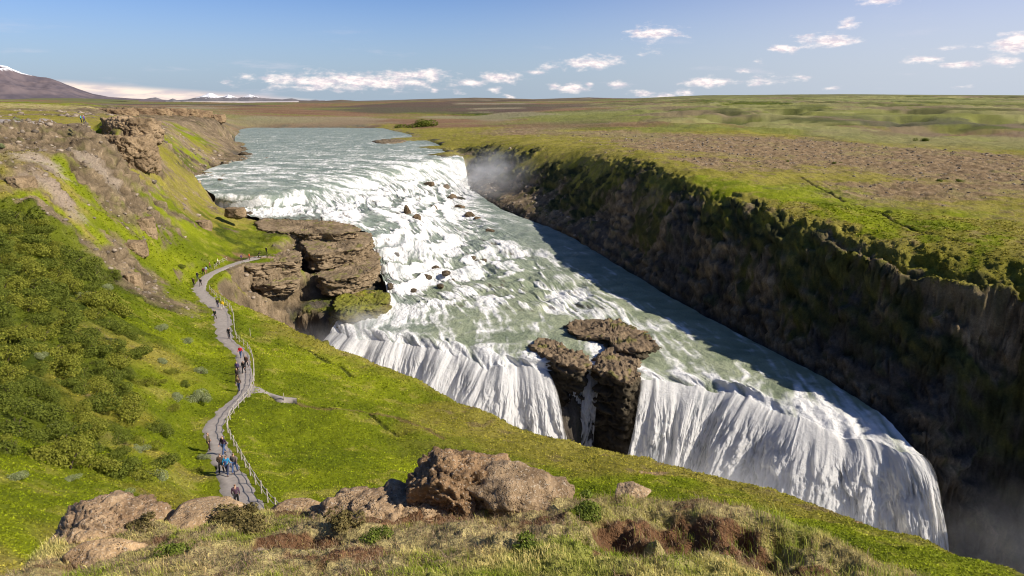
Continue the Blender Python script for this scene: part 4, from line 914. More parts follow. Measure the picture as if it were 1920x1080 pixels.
cliff_body(272, 430, None, 2.6, 2.6, 3.4, 54, 'steep brown rock rib in the middle of the green left slope', rot=.5)
cliff_body(248, 468, None, 3.0, 2.4, 2.2, 55, 'second rib of brown rock just below the steep one', rot=.3)
cliff_body(250, 532, None, 1.5, 1.6, 2.4, 56, 'small crumbling rock rib lowest on the green left slope', rot=.3)
cliff_body(36, 345, None, 2.6, 2.6, 1.8, 57, 'rounded brown crag under the bare scree at the far left')
cliff_body(380, 425, None, 2.2, 2.4, 2.4, 58, 'dark rock step in the grass above the path bend')
cliff_body(440, 398, 204, 3.3, 2.4, 1.9, 59, 'round brown rock at the left end of the low upper cascade', rough=.07)
# ridge of columns on the headland beyond
for q, (px, py, D, rx, rz_) in enumerate([(215,213,395,12,3.2),(250,212,400,12,3.6),(285,213,400,12,3.6),(318,213,400,12,3.8),(348,214,398,12,4.0),(375,217,385,9,4.2),(402,222,378,8,3.4)]):
    lab = ['first', 'second', 'third', 'fourth', 'fifth', 'sixth', 'last'][q]
    cliff_body(px, py, None, rx*1.0, 8, rz_*1.2, 60+q, f'{lab} crag from the left in the rocky ridge behind the tower', rough=.1, cell=2.2, sub=5, c1=(.14,.10,.07), c2=(.26,.2,.135))
# ------------------------------------------------------------------ layered rock platform
def slab(name, poly, zt, zb, seed, under=.0, nr=26, ns=34, per=9, top=.55, amp=.8, cell=1.6, c1=(.135,.105,.072), c2=(.29,.23,.165), c3=(.075,.06,.045), sidec=None):
    pts = np.array([P(*p, zt) for p in poly])[:, :2]; n = len(pts)
    m_ = []
    for i in range(n):
        p0, p1, p2, p3 = pts[i-1], pts[i], pts[(i+1) % n], pts[(i+2) % n]
        L_ = max(4, int(np.hypot(*(p2-p1))/.28))
        for q in range(L_):
            t = q/L_; m_.append(.5*((2*p1)+(-p0+p2)*t+(2*p0-5*p1+4*p2-p3)*t*t+(-p0+3*p1-3*p2+p3)*t**3))
    m_ = np.array(m_); c = m_.mean(0)
    rings = []
    for k in np.linspace(.02, 1, nr): q = c+(m_-c)*k; rings.append(np.concatenate([q, np.full((len(q), 1), zt)], 1))
    for k in np.linspace(0, 1, ns)[1:]:
        sh = 1-under*math.sin(min(k*1.6, 1)*math.pi/2); q = c+(m_-c)*sh; rings.append(np.concatenate([q, np.full((len(q), 1), zt+(zb-zt)*k)], 1))
    Q = np.array(rings); p = Q.reshape(-1, 3)
    nn_ = grid_normals(Q); 
    outw = Q.copy(); outw[..., :2] -= c; outw[..., 2] = 0; outw /= np.linalg.norm(outw, axis=-1, keepdims=True)+1e-9
    side = (np.arange(len(Q)) >= nr)[:, None]; side2 = sstep(np.arange(len(Q))[:, None].astype(float), nr-4, nr)
    e1, i1 = cell3(p[:, 0]/cell/1.5, p[:, 1]/cell/1.5, p[:, 2]/cell*1.8, seed); e2, i2 = cell3(p[:, 0]/.6, p[:, 1]/.6, p[:, 2]/.45, seed+4)
    n1 = fbm3(p[:, 0]/3.2, p[:, 1]/3.2, p[:, 2]/1.1, 5, seed+8); n2 = fbm3(p[:, 0]/.5, p[:, 1]/.5, p[:, 2]/.3, 3, seed+9)
    dsd = (i1*.6-.5*(1-sstep(e1, 0, .15))+n1*1.3+i2*.25+n2*.2).reshape(Q.shape[:2])*amp
    dtp = ((vnoise2(p[:, 0]/2.3, p[:, 1]/2.3, seed)*.0+np.round(fbm2(p[:, 0]/5, p[:, 1]/2.6, 3, seed+12)*4)/4*top+n2*.22*top+.35*top*i2*sstep(e2,0,.1))).reshape(Q.shape[:2])
    Q = Q+outw*(dsd*side2)[..., None]; Q[..., 2] += dtp*(1-.6*side)
    cc_ = lerp(np.array([c1]), np.array(c2), np.clip(n1*1.1+.5+n2*.4, 0, 1)); cc_ = lerp(cc_, np.array(c3), sstep(i2*.3+n2*.6, .2, .5)*.7)
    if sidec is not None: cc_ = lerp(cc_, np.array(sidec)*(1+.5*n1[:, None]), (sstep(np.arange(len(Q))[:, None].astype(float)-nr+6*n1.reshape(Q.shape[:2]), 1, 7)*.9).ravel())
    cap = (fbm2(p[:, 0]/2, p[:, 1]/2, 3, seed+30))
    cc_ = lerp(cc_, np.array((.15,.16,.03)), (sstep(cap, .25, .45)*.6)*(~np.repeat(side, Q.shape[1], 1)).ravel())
    return tag(new_obj(name, np_mesh(name, Q.reshape(-1, 3), grid_faces(len(Q), Q.shape[1], True), cc_*np.array((1.0, .94, .82))), M_ROCKF), kind='structure')
slab('rock_platform', [(484,413),(530,411.5),(580,411.5),(630,415),(664,423),(674,431),(655,437),(630,441),(608,438),(580,439),(560,437),(530,436),(505,433),(486,428)], -36.3, -38.8, 71, under=.03, cell=1.3, amp=.9)
slab('rock_platform', [(568,446),(600,443),(640,443),(672,436),(690,436),(700,444),(697,454),(682,462),(660,469),(630,473),(600,478),(580,476),(568,464)], -38.3, -42.6, 72, under=.07, amp=.8, cell=2)
slab('rock_platform', [(452,495),(480,484),(520,474),(556,468),(564,474),(560,487),(530,491),(495,497),(465,501)], -38.35, -41.8, 73, under=.08, amp=.8, cell=2)
slab('rock_platform', [(592,512),(625,505),(660,490),(690,470),(704,470),(712,482),(708,498),(690,512),(660,521),(625,526),(600,524)], -42.4, -46.8, 74, under=.09, amp=.9, cell=2)
slab('rock_platform', [(470,522),(500,516),(540,510),(560,514),(556,526),(530,532),(500,534),(478,532)], -42.0, -45, 75, under=.08, amp=.8, cell=1.6)
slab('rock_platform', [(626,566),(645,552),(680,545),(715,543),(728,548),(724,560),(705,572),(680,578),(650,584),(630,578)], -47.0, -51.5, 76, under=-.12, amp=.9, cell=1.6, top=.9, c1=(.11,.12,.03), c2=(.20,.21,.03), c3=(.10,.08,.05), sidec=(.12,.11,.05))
# island on the lip
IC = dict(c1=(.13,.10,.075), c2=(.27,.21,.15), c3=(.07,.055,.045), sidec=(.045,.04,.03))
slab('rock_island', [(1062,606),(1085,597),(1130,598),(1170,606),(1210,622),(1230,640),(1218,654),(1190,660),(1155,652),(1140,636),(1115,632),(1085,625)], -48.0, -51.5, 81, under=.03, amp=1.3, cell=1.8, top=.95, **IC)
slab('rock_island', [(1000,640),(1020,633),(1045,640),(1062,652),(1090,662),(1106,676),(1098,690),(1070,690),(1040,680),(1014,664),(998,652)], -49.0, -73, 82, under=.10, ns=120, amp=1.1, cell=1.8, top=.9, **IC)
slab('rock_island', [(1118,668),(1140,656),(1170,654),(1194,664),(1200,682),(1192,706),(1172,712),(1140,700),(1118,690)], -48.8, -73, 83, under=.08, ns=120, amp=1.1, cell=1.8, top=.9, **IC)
# ------------------------------------------------------------------ rocks in and beside the water
WR = [(764,398,2.0,3.2,'tall brown rock parting the middle of the cascade'),(780,408,3.2,1.4,'long low rock at the foot of the tall cascade rock'),
 (812,392,3.2,1.8,'brown rock slab halfway down the cascade, right side'),(806,345,4.5,1.6,'dark rock shelf high in the cascade near its right end'),(832,352,4.5,2.4,'upper step of the brown rock ridge at the right of the cascade'),
 (846,372,3.8,2.4,'middle step of the brown rock ridge at the right of the cascade'),(862,390,3.6,2.2,'lower step of the brown rock ridge, greened with moss'),(880,404,3.4,1.8,'last step of the rock ridge, at the edge of the still water'),
 (895,410,2.6,1.0,'small rock beyond the last step of the ridge'),(918,433,3.2,.9,'low dark reef alone in the milky water below the ridge'),(900,490,3.8,1.0,'dark reef at the tail of the rapids, mid river'),(884,484,2.4,.8,'dark rock just upstream of the mid-river reef'),
 (818,503,1.8,.9,'dark rock in the white rapids, highest of the cluster'),(836,512,2.0,.9,'dark rock in the white rapids, centre of the cluster'),(800,520,2.2,1.0,'dark rock in the white rapids, left of the cluster'),(846,528,2.0,.9,'dark rock in the white rapids, lower right of the cluster'),(826,536,1.8,.8,'dark rock in the white rapids, lowest of the cluster'),(862,517,1.4,.7,'small dark rock right of the rapids cluster'),
 (742,478,2.2,1.0,'dark rock amid the upper left rapids'),(776,546,2.0,.9,'dark rock at the foot of the left rapids'),(735,540,2.6,1.6,'wet black rock beside the mossy knob'),(722,575,2.2,1.2,'wet black rock at the waterline below the mossy knob'),(706,522,1.8,1.4,'round black boulder on the green ledge above the rapids'),
 (452,281,5.5,2.2,'dark boulder off the headland, upstream one'),(462,291,6.5,2.0,'broad dark boulder at the tip of the headland'),(421,307,3.0,1.6,'single round black rock in the river off the left bank'),(393,311,5.0,2.6,'brown boulder on the left bank waterline'),
 (447,256,3.5,1.0,'far small rock on the upstream left bank'),(413,337,1.6,.7,'tiny dark stone in the upper river near the left bank'),(1052,624,1.6,.5,'flat dark stone left of the rock island'),(462,402,3.2,1.2,'brown rock at the edge of the pool behind the platform')]
for q, (px, py, w_, h_, lab) in enumerate(WR):
    pz = -30.8 if py < 312 else (-31.2 if py < 340 else None)
    if pz is None:
        # river surface height near this pixel
        cs = np.array([px_of(*S2[i, j]) for i in range(0, S2.shape[0], 12) for j in range(0, S2.shape[1], 19)]) if q == 0 or 'cs' not in globals() else cs
        ijs = [(i, j) for i in range(0, S2.shape[0], 12) for j in range(0, S2.shape[1], 19)]
        i, j = ijs[int(np.argmin(np.hypot(cs[:, 0]-px, cs[:, 1]-py)))]; loc = S2[i, j]
        pz = loc[2]
    loc = P(px, py, pz); kk_ = dict(c1=(.06,.05,.038), c2=(.13,.105,.075), c3=(.035,.03,.025))
    if 740 < px < 900 and py < 412: kk_ = dict(c1=(.085,.065,.045), c2=(.17,.13,.085), c3=(.05,.04,.03))
    rock('river_rock', rock_mesh('river_rock', (w_*.68, w_*.6, h_*.9), None, 500+q, 4 if py < 320 else 5, w_*.2, .10, **kk_), (loc[0], loc[1], loc[2]-h_*.05), q*1.3, lab, M_WETROCK, 'rocks standing in the river')
gi = P(730, 265, -30.3)
gb = rock('gravel_bar', rock_mesh('gravel_bar', (11, 20, 1.3), [((0,0,1),.7)], 95, 5, 2.0, .06, c1=(.13,.11,.085), c2=(.2,.17,.13), c3=(.08,.07,.05)), (gi[0], gi[1], -30.6), .1, 'flat oval grey gravel bar in the middle of the upper river', M_ROCKF, cat='gravel bar')

# ------------------------------------------------------------------ mountains
def ridge(name, sil, D, W, base, seed, snow, c1, c2, nseg=420, rough=1., label=None):
    if D == 26000: sil = [(a, b-(2.2 if 350 < a < 440 else 3.2 if 440 <= a < 600 else .5)) for a, b in sil]
    sil = sorted(sil); xs = np.linspace(sil[0][0], sil[-1][0], nseg); ys = np.interp(xs, [p[0] for p in sil], [p[1] for p in sil])
    top = []
    for a, b in zip(xs, ys):
        d = pix_dir(a, b); h = math.hypot(d[0], d[1]); top.append((d[0]/h, d[1]/h, d[2]/h*D))
    top = np.array(top); vs = np.linspace(-1, 1, 161)
    Dv = D+vs*W; XX = top[None, :, 0]*Dv[:, None]; YY = top[None, :, 1]*Dv[:, None]
    hgt = (top[None, :, 2]-base)*np.clip(1-np.abs(vs)[:, None]**1.25, 0, 1)
    rn = (1-np.abs(fbm2(XX/(W*.22), YY/(W*.22), 5, seed, .55))*2.2)
    fine_ = fbm2(XX/(W*.05), YY/(W*.05), 4, seed+3)
    ZZ = base+hgt*(1-.30*rough*(1-rn)*sstep(np.abs(vs)[:, None], .0, .25))+fine_*hgt*.05*rough
    G = np.stack([XX, YY, ZZ], -1)
    rel = (ZZ-base)/(max(top[:, 2])-base)
    sn = sstep(rel+.22*fine_-.25*(1-rn)*.5+.12*fbm2(XX/(W*.1), YY/(W*.1), 3, seed+8), snow, snow+.06)
    cc_ = lerp(np.array([[c1]])*np.ones(XX.shape+(1,)), np.array(c2), np.clip(fine_+.5+.4*(rn-.5), 0, 1)); cc_ = lerp(cc_, np.array((.80,.80,.84)), sn)
    return tag(new_obj(name, np_mesh(name, G.reshape(-1, 3), grid_faces(*XX.shape)[:, ::-1], cc_.reshape(-1, 3)), M_FAR), kind='structure')
M_FAR = simple_mat('far_rock', None, .95, True, 0, 1, 0)
ridge('mountain', [(-420,190),(-300,160),(-150,128),(-40,119),(0,121),(14,124),(24,130),(40,137),(64,142),(92,147),(112,153),(130,160),(150,168),(175,176),(205,181.5),(250,185),(310,188)], 15000, 3600, -120, 151, .76, (.10,.085,.10), (.165,.13,.135), rough=.8)  # purple of the distant haze is mixed into this rock colour
ridge('mountain', [(240,190),(268,187),(282,184),(292,183),(304,187),(316,188),(324,185),(332,188),(352,188.5),(372,184),(384,180),(392,177),(399,177.5),(408,182),(418,183),(428,179.5),(436,182),(446,187),(458,184),(468,180.5),(480,184),(492,187),(508,188),(530,189.5),(541,188),(548,187.5),(560,190.5),(580,191.5),(592,190),(600,189),(610,192)], 26000, 2400, -160, 161, .44, (.13,.13,.15), (.2,.18,.18), nseg=500, rough=.9)  # bluish cast of far air put into the bare rock colour
ridge('hills', [(560,191),(610,189),(640,187),(668,189),(720,188),(800,185.5),(860,184),(890,183),(960,184.5),(1000,186),(1060,184),(1105,182.5),(1150,184),(1200,184.5)], 5200, 900, -40, 171, 9, (.10,.075,.055), (.18,.14,.085), rough=.4)
ridge('hills', [(1080,187),(1200,184),(1260,181),(1320,178.5),(1400,178),(1500,177),(1600,176.5),(1700,177.5),(1800,178),(1920,178.5),(2100,177),(2300,182)], 7600, 1300, -40, 181, 9, (.12,.12,.045), (.19,.19,.07), rough=.4)
ridge('hills', [(-60,190),(0,187.5),(60,184.5),(130,184),(180,185),(230,187),(260,189)], 3600, 500, -20, 191, 9, (.11,.12,.04), (.16,.15,.06), rough=.3)
ridge('hills', [(1100,200),(1220,197),(1300,192),(1400,191),(1500,193),(1600,190),(1700,186),(1790,183),(1820,184),(1870,189),(1960,186),(2100,190)], 3900, 700, -30, 195, 9, (.10,.10,.03), (.2,.19,.06), rough=.5)
# ------------------------------------------------------------------ shrubs
def leaf_cloud(n, size, rad3, c1, c2, seed, lobes=7, dome=True):
    rg = np.random.default_rng(seed)
    lc = rg.normal(size=(lobes, 3))*np.array(rad3)*.42; lc[:, 2] = np.abs(lc[:, 2])*.8+rad3[2]*.25; lr = rg.uniform(.35, .62, lobes)
    k = rg.integers(0, lobes, n); u = rg.normal(size=(n, 3)); u /= np.linalg.norm(u, axis=1, keepdims=True); rr = rg.uniform(.45, 1.0, n)**.5
    p = lc[k]+u*np.array(rad3)*(lr[k]*rr)[:, None]; p[:, 2] = np.maximum(p[:, 2], rg.uniform(0, .25, n)*rad3[2])
    nrm = u+rg.normal(size=(n, 3))*.55+np.array([0, 0, .35]); nrm /= np.linalg.norm(nrm, axis=1, keepdims=True)
    t1 = np.cross(nrm, rg.normal(size=(n, 3))); t1 /= np.linalg.norm(t1, axis=1, keepdims=True); t2 = np.cross(nrm, t1)
    s = size*rg.uniform(.6, 1.35, n)[:, None]
    v = np.stack([p-t1*s*.5, p+t2*s*.42, p+t1*s*.6, p-t2*s*.42], 1).reshape(-1, 3)
    f = np.arange(4*n).reshape(-1, 4)
    tone = np.clip(rg.normal(.45, .28, n)+.25*(p[:, 2]/rad3[2]-.5), 0, 1)
    c = lerp(np.array([c1]), np.array(c2), tone); c = np.repeat(c, 4, 0)
    return np_mesh('foliage', v, f, c, smooth=False)
M_STEM = simple_mat('stem_bark', (.10, .075, .05), .9)
def stems(rad3, seed):
    rg = np.random.default_rng(seed); V_, F_ = [], []
    for q in range(6):
        a = rg.uniform(0, 6.28); tip = np.array([math.cos(a)*rad3[0]*.6, math.sin(a)*rad3[1]*.6, rad3[2]*.75]); b0 = np.array([math.cos(a)*.1, math.sin(a)*.1, -.15])
        for k in range(5):
            for j in range(4):
                t = k/4; c = b0*(1-t)+tip*t; r = .05*(1-t*.8); c = c+np.array([math.cos(j*1.57)*r, math.sin(j*1.57)*r, .25*math.sin(t*3)])
                V_.append(c)
        o = q*20
        for k in range(4):
            for j in range(4): F_.append([o+k*4+j, o+k*4+(j+1) % 4, o+k*4+4+(j+1) % 4, o+k*4+4+j])
    return np_mesh('stem', np.array(V_), np.array(F_))
BV = []
for kind, c1, c2 in (('dark', (.075,.095,.012), (.185,.215,.03)), ('light', (.13,.15,.015), (.28,.28,.04)), ('pale', (.17,.20,.08), (.37,.40,.20))):
    for v in range(3):
        r3 = ((1.0, 1.0, .85), (1.15, .9, .7), (.9, 1.1, 1.0))[v]
        BV.append((kind, leaf_cloud(3600, .078, r3, c1, c2, 900+len(BV), 6+v), stems(r3, 40+v)))
def bush(px, py, size, kind, label, group, seed):
    h_ = hit(px, py)
    if h_ is None or math.hypot(h_[0], h_[1]) > 260: return
    opts = [b for b in BV if b[0] == kind]; b = opts[seed % 3]
    rg = random.Random(seed)
    o = empty('bush', (h_[0], h_[1], h_[2]-.12*size), rg.uniform(0, 6.28), size*.5)
    o.scale = (size*.5, size*.5, size*.5*rg.uniform(.75, 1.05))
    new_obj('foliage', b[1], M_LEAF, o); new_obj('stem', b[2], M_STEM, o); tag(o, label, 'bush', group)
def inside(poly, x, y):
    c = False
    for i in range(len(poly)):
        x1, y1 = poly[i]; x2, y2 = poly[i-1]
        if (y1 > y) != (y2 > y) and x < (x2-x1)*(y-y1)/(y2-y1)+x1: c = not c
    return c
rg = random.Random(5); TH = [(-30,400),(50,410),(110,470),(165,520),(215,570),(200,620),(235,690),(225,750),(240,800),(300,872),(250,895),(150,890),(90,880),(40,845),(-30,850)]
placed = []; tries = 0; n_b = 0
while n_b < 118 and tries < 9000:
    tries += 1; x = rg.uniform(-30, 300); y = rg.uniform(395, 895)
    if not inside(TH, x, y): continue
    sc_px = 20+ (y-400)*.06
    if any(abs(x-a) < sc_px*.8 and abs(y-b) < sc_px*.65 for a, b in placed): continue
    placed.append((x, y)); h_ = hit(x, y)
    if h_ is None: continue
    D = math.hypot(h_[0], h_[1]); size = (42+(y-400)*.05)*D/1280*rg.uniform(.7, 1.35)
    kd = 'light' if rg.random() < .45 else 'dark'
    bush(x, y, size, kd, ('dark green' if kd == 'dark' else 'lighter yellow-green')+' leafy bush inside the dense thicket covering the left hillside', ('darker' if kd == 'dark' else 'lighter')+' bushes of the dense thicket on the left hillside', n_b); n_b += 1
ORD = ['topmost','second','third','fourth','fifth','sixth','seventh','eighth','ninth','tenth','eleventh','twelfth','thirteenth','fourteenth','fifteenth','sixteenth','seventeenth','eighteenth','nineteenth','twentieth','twenty-first','twenty-second','lowest']
SP = [(247,668,50,'dark'),(243,635,34,'dark'),(238,700,30,'dark'),(242,752,30,'dark'),(268,722,32,'light'),(285,720,30,'light'),(296,808,40,'dark'),(343,722,22,'dark'),(240,780,26,'light'),(215,655,36,'dark'),(340,500,18,'dark'),(210,520,30,'dark'),(365,885,30,'light'),(325,700,24,'light'),(320,770,30,'light')]
for q, (x, y, w_, kd) in enumerate(sorted(SP, key=lambda a: a[1])):
    h_ = hit(x, y); D = math.hypot(h_[0], h_[1])
    bush(x, y, w_*D/1280*1.1, kd, f'low green bush between thicket and gravel path, {ORD[q]} of the single ones, counted downwards', 'single green bushes between thicket and path', 300+q)
PL = [(366,748,40),(375,700,22),(330,745,26),(262,845,30),(180,735,26),(295,895,44),(250,890,26),(15,520,26),(75,670,26),(150,560,26),(200,540,26),(300,620,26),(210,640,22),(60,770,34),(100,800,30),(30,900,34),(130,900,26),(240,930,34),(350,640,22),(305,680,26),(383,860,24),(5,275,14),(30,225,16)]
for q, (x, y, w_) in enumerate(sorted(PL, key=lambda a: a[1])):
    h_ = hit(x, y); D = math.hypot(h_[0], h_[1])
    bush(x, y, w_*D/1280*1.05, 'pale', f'pale grey-green woolly willow bush, {ORD[q]} of those left of the path, counted downwards', 'pale woolly willows on the left hillside', 400+q)
for q, (x, y, w_, lab) in enumerate([(865,310,0,''),(1475,303,10,'tiny green shrub on the gravel plain, leftmost of four'),(1565,307,13,'green shrub on the gravel plain, second of four from the left'),(1762,340,14,'left shrub of the near pair on the gravel plain'),(1800,340,14,'right shrub of the near pair on the gravel plain'),(1733,264,18,'round green shrub in the strip of grass beyond the gravel plain'),(1665,400,20,'dark shrub on the bright turf beside the narrow furrow'),(785,238,60,'dark green scrub on the far river bank spit')]):
    if not lab: continue
    d = pix_dir(x, y); zz = -25+up(x) if x > 860 else -28.8; p_ = P(x, y, zz); s_ = w_*math.hypot(p_[0], p_[1])/1280
    h_ = hit(x, y) or p_
    o = empty('bush', (h_[0], h_[1], h_[2]-.1*s_), q, s_*.5); o.scale = (s_*.5, s_*.5, s_*.35); new_obj('foliage', BV[q % 3][1], M_LEAF, o); tag(o, lab, 'bush')

# ------------------------------------------------------------------ ground cover: leaf tufts over the slopes
rgn = np.random.default_rng(77)
def scatter(name, n, mask_fn, size_fn, label=None, hgt=1.0, cvar=.35, seed=1, tint=(1,1,1), rlo=14, rhi=190, alim=(-38, 38)):
    rg = np.random.default_rng(seed)
    # even in the picture's sense: density falls with the square of the distance
    a = np.radians(rg.uniform(alim[0], alim[1], n)); r = np.exp(rg.uniform(math.log(rlo), math.log(rhi), n))
    i = np.clip(np.searchsorted(rad, r), 1, NR-1); j = np.clip(np.searchsorted(ang, a), 1, NA-1)
    pos = G3f[i, j]+(G3f[i-1, j]-G3f[i, j])*rg.random((n, 1))+(G3f[i, j-1]-G3f[i, j])*rg.random((n, 1))
    m = mask_fn(i, j, pos) > rg.random(n); i, j, pos = i[m], j[m], pos[m]; r = r[m]; n = len(r)
    s = size_fn(r)*rg.uniform(.6, 1.4, n)
    base = C[i, j]*np.array(tint); tone = np.exp(rg.normal(0, cvar, (n, 1))); cc = np.clip(base*tone, 0, .8)
    V_ = []; 
    K_ = 3
    az_ = rg.uniform(0, 6.283, (n, K_)); til = rg.uniform(.1, .8, (n, K_))
    vs = []
    for q in range(K_):
        t = np.stack([np.cos(az_[:, q]), np.sin(az_[:, q]), 0*til[:, q]], -1); b = np.stack([-t[:, 1], t[:, 0], 0*til[:, q]], -1)
        upv = np.stack([b[:, 0]*til[:, q], b[:, 1]*til[:, q], np.full(n, hgt)], -1)
        w_ = s[:, None]*.42; h_ = s[:, None]
        root = pos+b*(.15*s)[:, None]-np.array([0, 0, .05])*s[:, None]
        vs.append(np.stack([root-t*w_, root+t*w_, root+upv*h_+t*w_*.25], 1))
    v = np.concatenate(vs, 1).reshape(-1, 3); f = np.arange(len(v)).reshape(-1, 3)
    c = np.repeat(cc, 3*K_, 0)
    return tag(new_obj(name, np_mesh(name, v, f, c, smooth=False), M_LEAF), kind='stuff')
onpath = lambda i, j: (D_[i, j] < .25)
gm_ = scatter('ground_cover', 260000, lambda i, j, p: np.clip(w[i, j, 0]+w[i, j, 1]*1.3+w[i, j, 2]*.8+.25*w[i, j, 4], 0, 1)*(~onpath(i, j)), lambda r: .0024*r+.03, hgt=.42, cvar=.24, seed=3, tint=(1.36, 1.36, 1.1), rlo=11, rhi=170, alim=(-43, 41))
tag(gm_, 'low leafy green plants and turf covering the slopes', 'ground cover')
# stones in scree and on the platform
def stones(name, n, mask_fn, seed, smin, smax, rlo, rhi, label, c1, c2):
    rg = np.random.default_rng(seed); a = np.radians(rg.uniform(-38, 38, n)); r = np.exp(rg.uniform(math.log(rlo), math.log(rhi), n))
    i = np.clip(np.searchsorted(rad, r), 1, NR-1); j = np.clip(np.searchsorted(ang, a), 1, NA-1); pos = G3f[i, j]
    m = mask_fn(i, j, pos) > rg.random(n); pos, r = pos[m], r[m]; n = len(r); u, f = ico(1)
    s = (rg.uniform(0, 1, n)**3*(smax-smin)+smin)*r/100
    rv = u[None]*(1+rg.uniform(-.3, .3, (n, len(u), 1)))*np.stack([rg.uniform(.7, 1.3, n), rg.uniform(.7, 1.3, n), rg.uniform(.45, .8, n)], -1)[:, None]*s[:, None, None]
    v = (pos[:, None]+rv).reshape(-1, 3); F_ = (f[None]+(np.arange(n)*len(u))[:, None, None]).reshape(-1, 3)
    c = lerp(np.array([c1]), np.array(c2), rg.random(n)); c = np.repeat(c, len(u), 0)
    o = new_obj(name, np_mesh(name, v, F_, c, smooth=False), M_ROCK); return tag(o, label, 'stones', kind='stuff')
stones('stones', 34000, lambda i, j, p: np.clip(w[i, j, 4]*.8+w[i, j, 3]*.6+w[i, j, 10], 0, 1)*(p[:, 2] > -60)*(p[:, 0] < 30)*(~onpath(i, j)), 5, .06, .40, 60, 380, 'loose brown stones strewn over scree and broken rock', (.10,.08,.06), (.36,.29,.22))
stones('tussocks', 16000, lambda i, j, p: w[i, j, 6], 6, .04, .22, 110, 420, 'small stones and dry tussocks dotting the gravel plain', (.13,.11,.075), (.27,.22,.17))
# ------------------------------------------------------------------ turf of the near ledge
def blades(name, n, seed, hmin, hmax, wid, mask_fn, colf, rlo=5.5, rhi=15, alim=(-42, 42), lean=.5):
    rg = np.random.default_rng(seed); a = np.radians(rg.uniform(*alim, n)); r = np.sqrt(rg.uniform(rlo**2, rhi**2, n))
    i = np.clip(np.searchsorted(rad, r), 1, NR-1); j = np.clip(np.searchsorted(ang, a), 1, NA-1)
    pos = G3f[i, j]+(G3f[i-1, j]-G3f[i, j])*rg.random((n, 1))+(G3f[i, j-1]-G3f[i, j])*rg.random((n, 1))
    m = mask_fn(i, j, pos) > rg.random(n); pos = pos[m]; i, j = i[m], j[m]; n = len(pos)
    cl = fbm2(pos[:, 0]/.45, pos[:, 1]/.45, 2, seed+1); h = (hmin+(hmax-hmin)*rg.random(n))*(1+.7*cl)
    az_ = rg.uniform(0, 6.28, n)+2.5*cl; t = np.stack([np.cos(az_), np.sin(az_), 0*az_], -1)
    la = rg.uniform(0, 6.28, n); lv = np.stack([np.cos(la), np.sin(la), 0*la], -1)*(lean*rg.random(n))[:, None]+np.array([-.18, -.05, 0])
    w_ = wid*rg.uniform(.6, 1.4, (n, 1)); H_ = h[:, None]; z1 = np.array([0, 0, 1.])
    mid = pos+(z1*.55+lv*.3)*H_; tip = pos+(z1*.9+lv)*H_; b0 = pos-z1*.03
    v = np.stack([b0-t*w_, b0+t*w_, mid+t*w_*.7, mid-t*w_*.7, tip], 1).reshape(-1, 3); o = (np.arange(n)*5)[:, None]
    f = np.concatenate([o+[0, 1, 2], o+[0, 2, 3], o+[3, 2, 4]], 0)
    return tag(new_obj(name, np_mesh(name, v, f, np.repeat(colf(pos, rg, i, j), 5, 0), smooth=False), M_LEAF), kind='stuff')
def straw(pos, rg, i, j):
    k = np.clip(.45+fbm2(pos[:, 0]/.9, pos[:, 1]/.9, 3, 700)*1.7+rg.normal(0, .18, len(pos)), 0, 1)
    c = lerp(np.array([(.26,.32,.03)]), np.array((.80,.66,.27)), k); br = sstep(C[i, j, 0]-C[i, j, 1], .045, .07)*.7
    c = lerp(c, np.array((.26,.17,.10)), br*(rg.random(len(pos)) < .8)); return c*np.exp(rg.normal(0, .25, (len(pos), 1)))
ledge_z = lambda i, j, p: w[i, j, 9]*(1-.86*sstep(C[i, j, 0]-C[i, j, 1], .047, .065))
tag(blades('grass', 230000, 71, .03, .105, .0035, ledge_z, straw, rlo=5.5, rhi=14.5, lean=.9), 'short dry yellow-green turf growing on the near ledge', 'grass')
rightg = lambda i, j, p: w[i, j, 9]*sstep(p[:, 0], 1.5, 3.5)*sstep(fbm2(p[:, 0]/.8, p[:, 1]/.8, 2, 720), -.1, .3)
tag(blades('grass', 36000, 73, .10, .26, .004, rightg, lambda p, rg, i, j: lerp(np.array([(.19,.27,.02)]), np.array((.58,.54,.16)), rg.random(len(p))**1.5), rlo=6, rhi=14.5, lean=.55), 'taller green grass blades on the right of the near ledge', 'grass')
def dirt_(pos, rg, i, j): return lerp(np.array([(.20,.12,.07)]), np.array((.50,.38,.25)), rg.random(len(pos))**1.4)
tag(blades('dead_grass', 60000, 75, .03, .11, .003, lambda i, j, p: w[i, j, 9]*sstep(C[i, j, 0]-C[i, j, 1], .03, .06), dirt_, rlo=5.5, rhi=14, lean=1.6), 'matted dead brown grass and roots around the bare earth', 'dead grass')
for q, (px, py, s_) in enumerate([(455,985,.42),(420,975,.36),(650,985,.34),(270,985,.3),(475,1000,.3),(1100,960,.3),(985,1030,.3),(330,1040,.26),(700,1010,.24)]):
    h_ = hit(px, py)
    if h_ is None: continue
    o = empty('heather_clump', (h_[0], h_[1], h_[2]-.02), q, s_); 
    lab = ['dark brown-green heather clump beside the pale rocks at the path foot', 'dark heather clump hiding the lower end of the path', 'dark heather clump left of the rough reddish outcrop', 'small heather clump behind the leftmost outcrop', 'heather clump just below the pale rounded rock', 'green clump in the turf right of the boulder', 'bright green clump in the turf below the boulder', 'small clump on the turf at the lower left', 'small clump under the rough reddish outcrop'][q]
    new_obj('foliage', leaf_cloud(1300, .11, (1, .9, .55), (.07,.06,.02) if q < 5 else (.07,.10,.015), (.24,.19,.07) if q < 5 else (.22,.27,.04), 960+q), M_LEAF, o); tag(o, lab, 'plant')
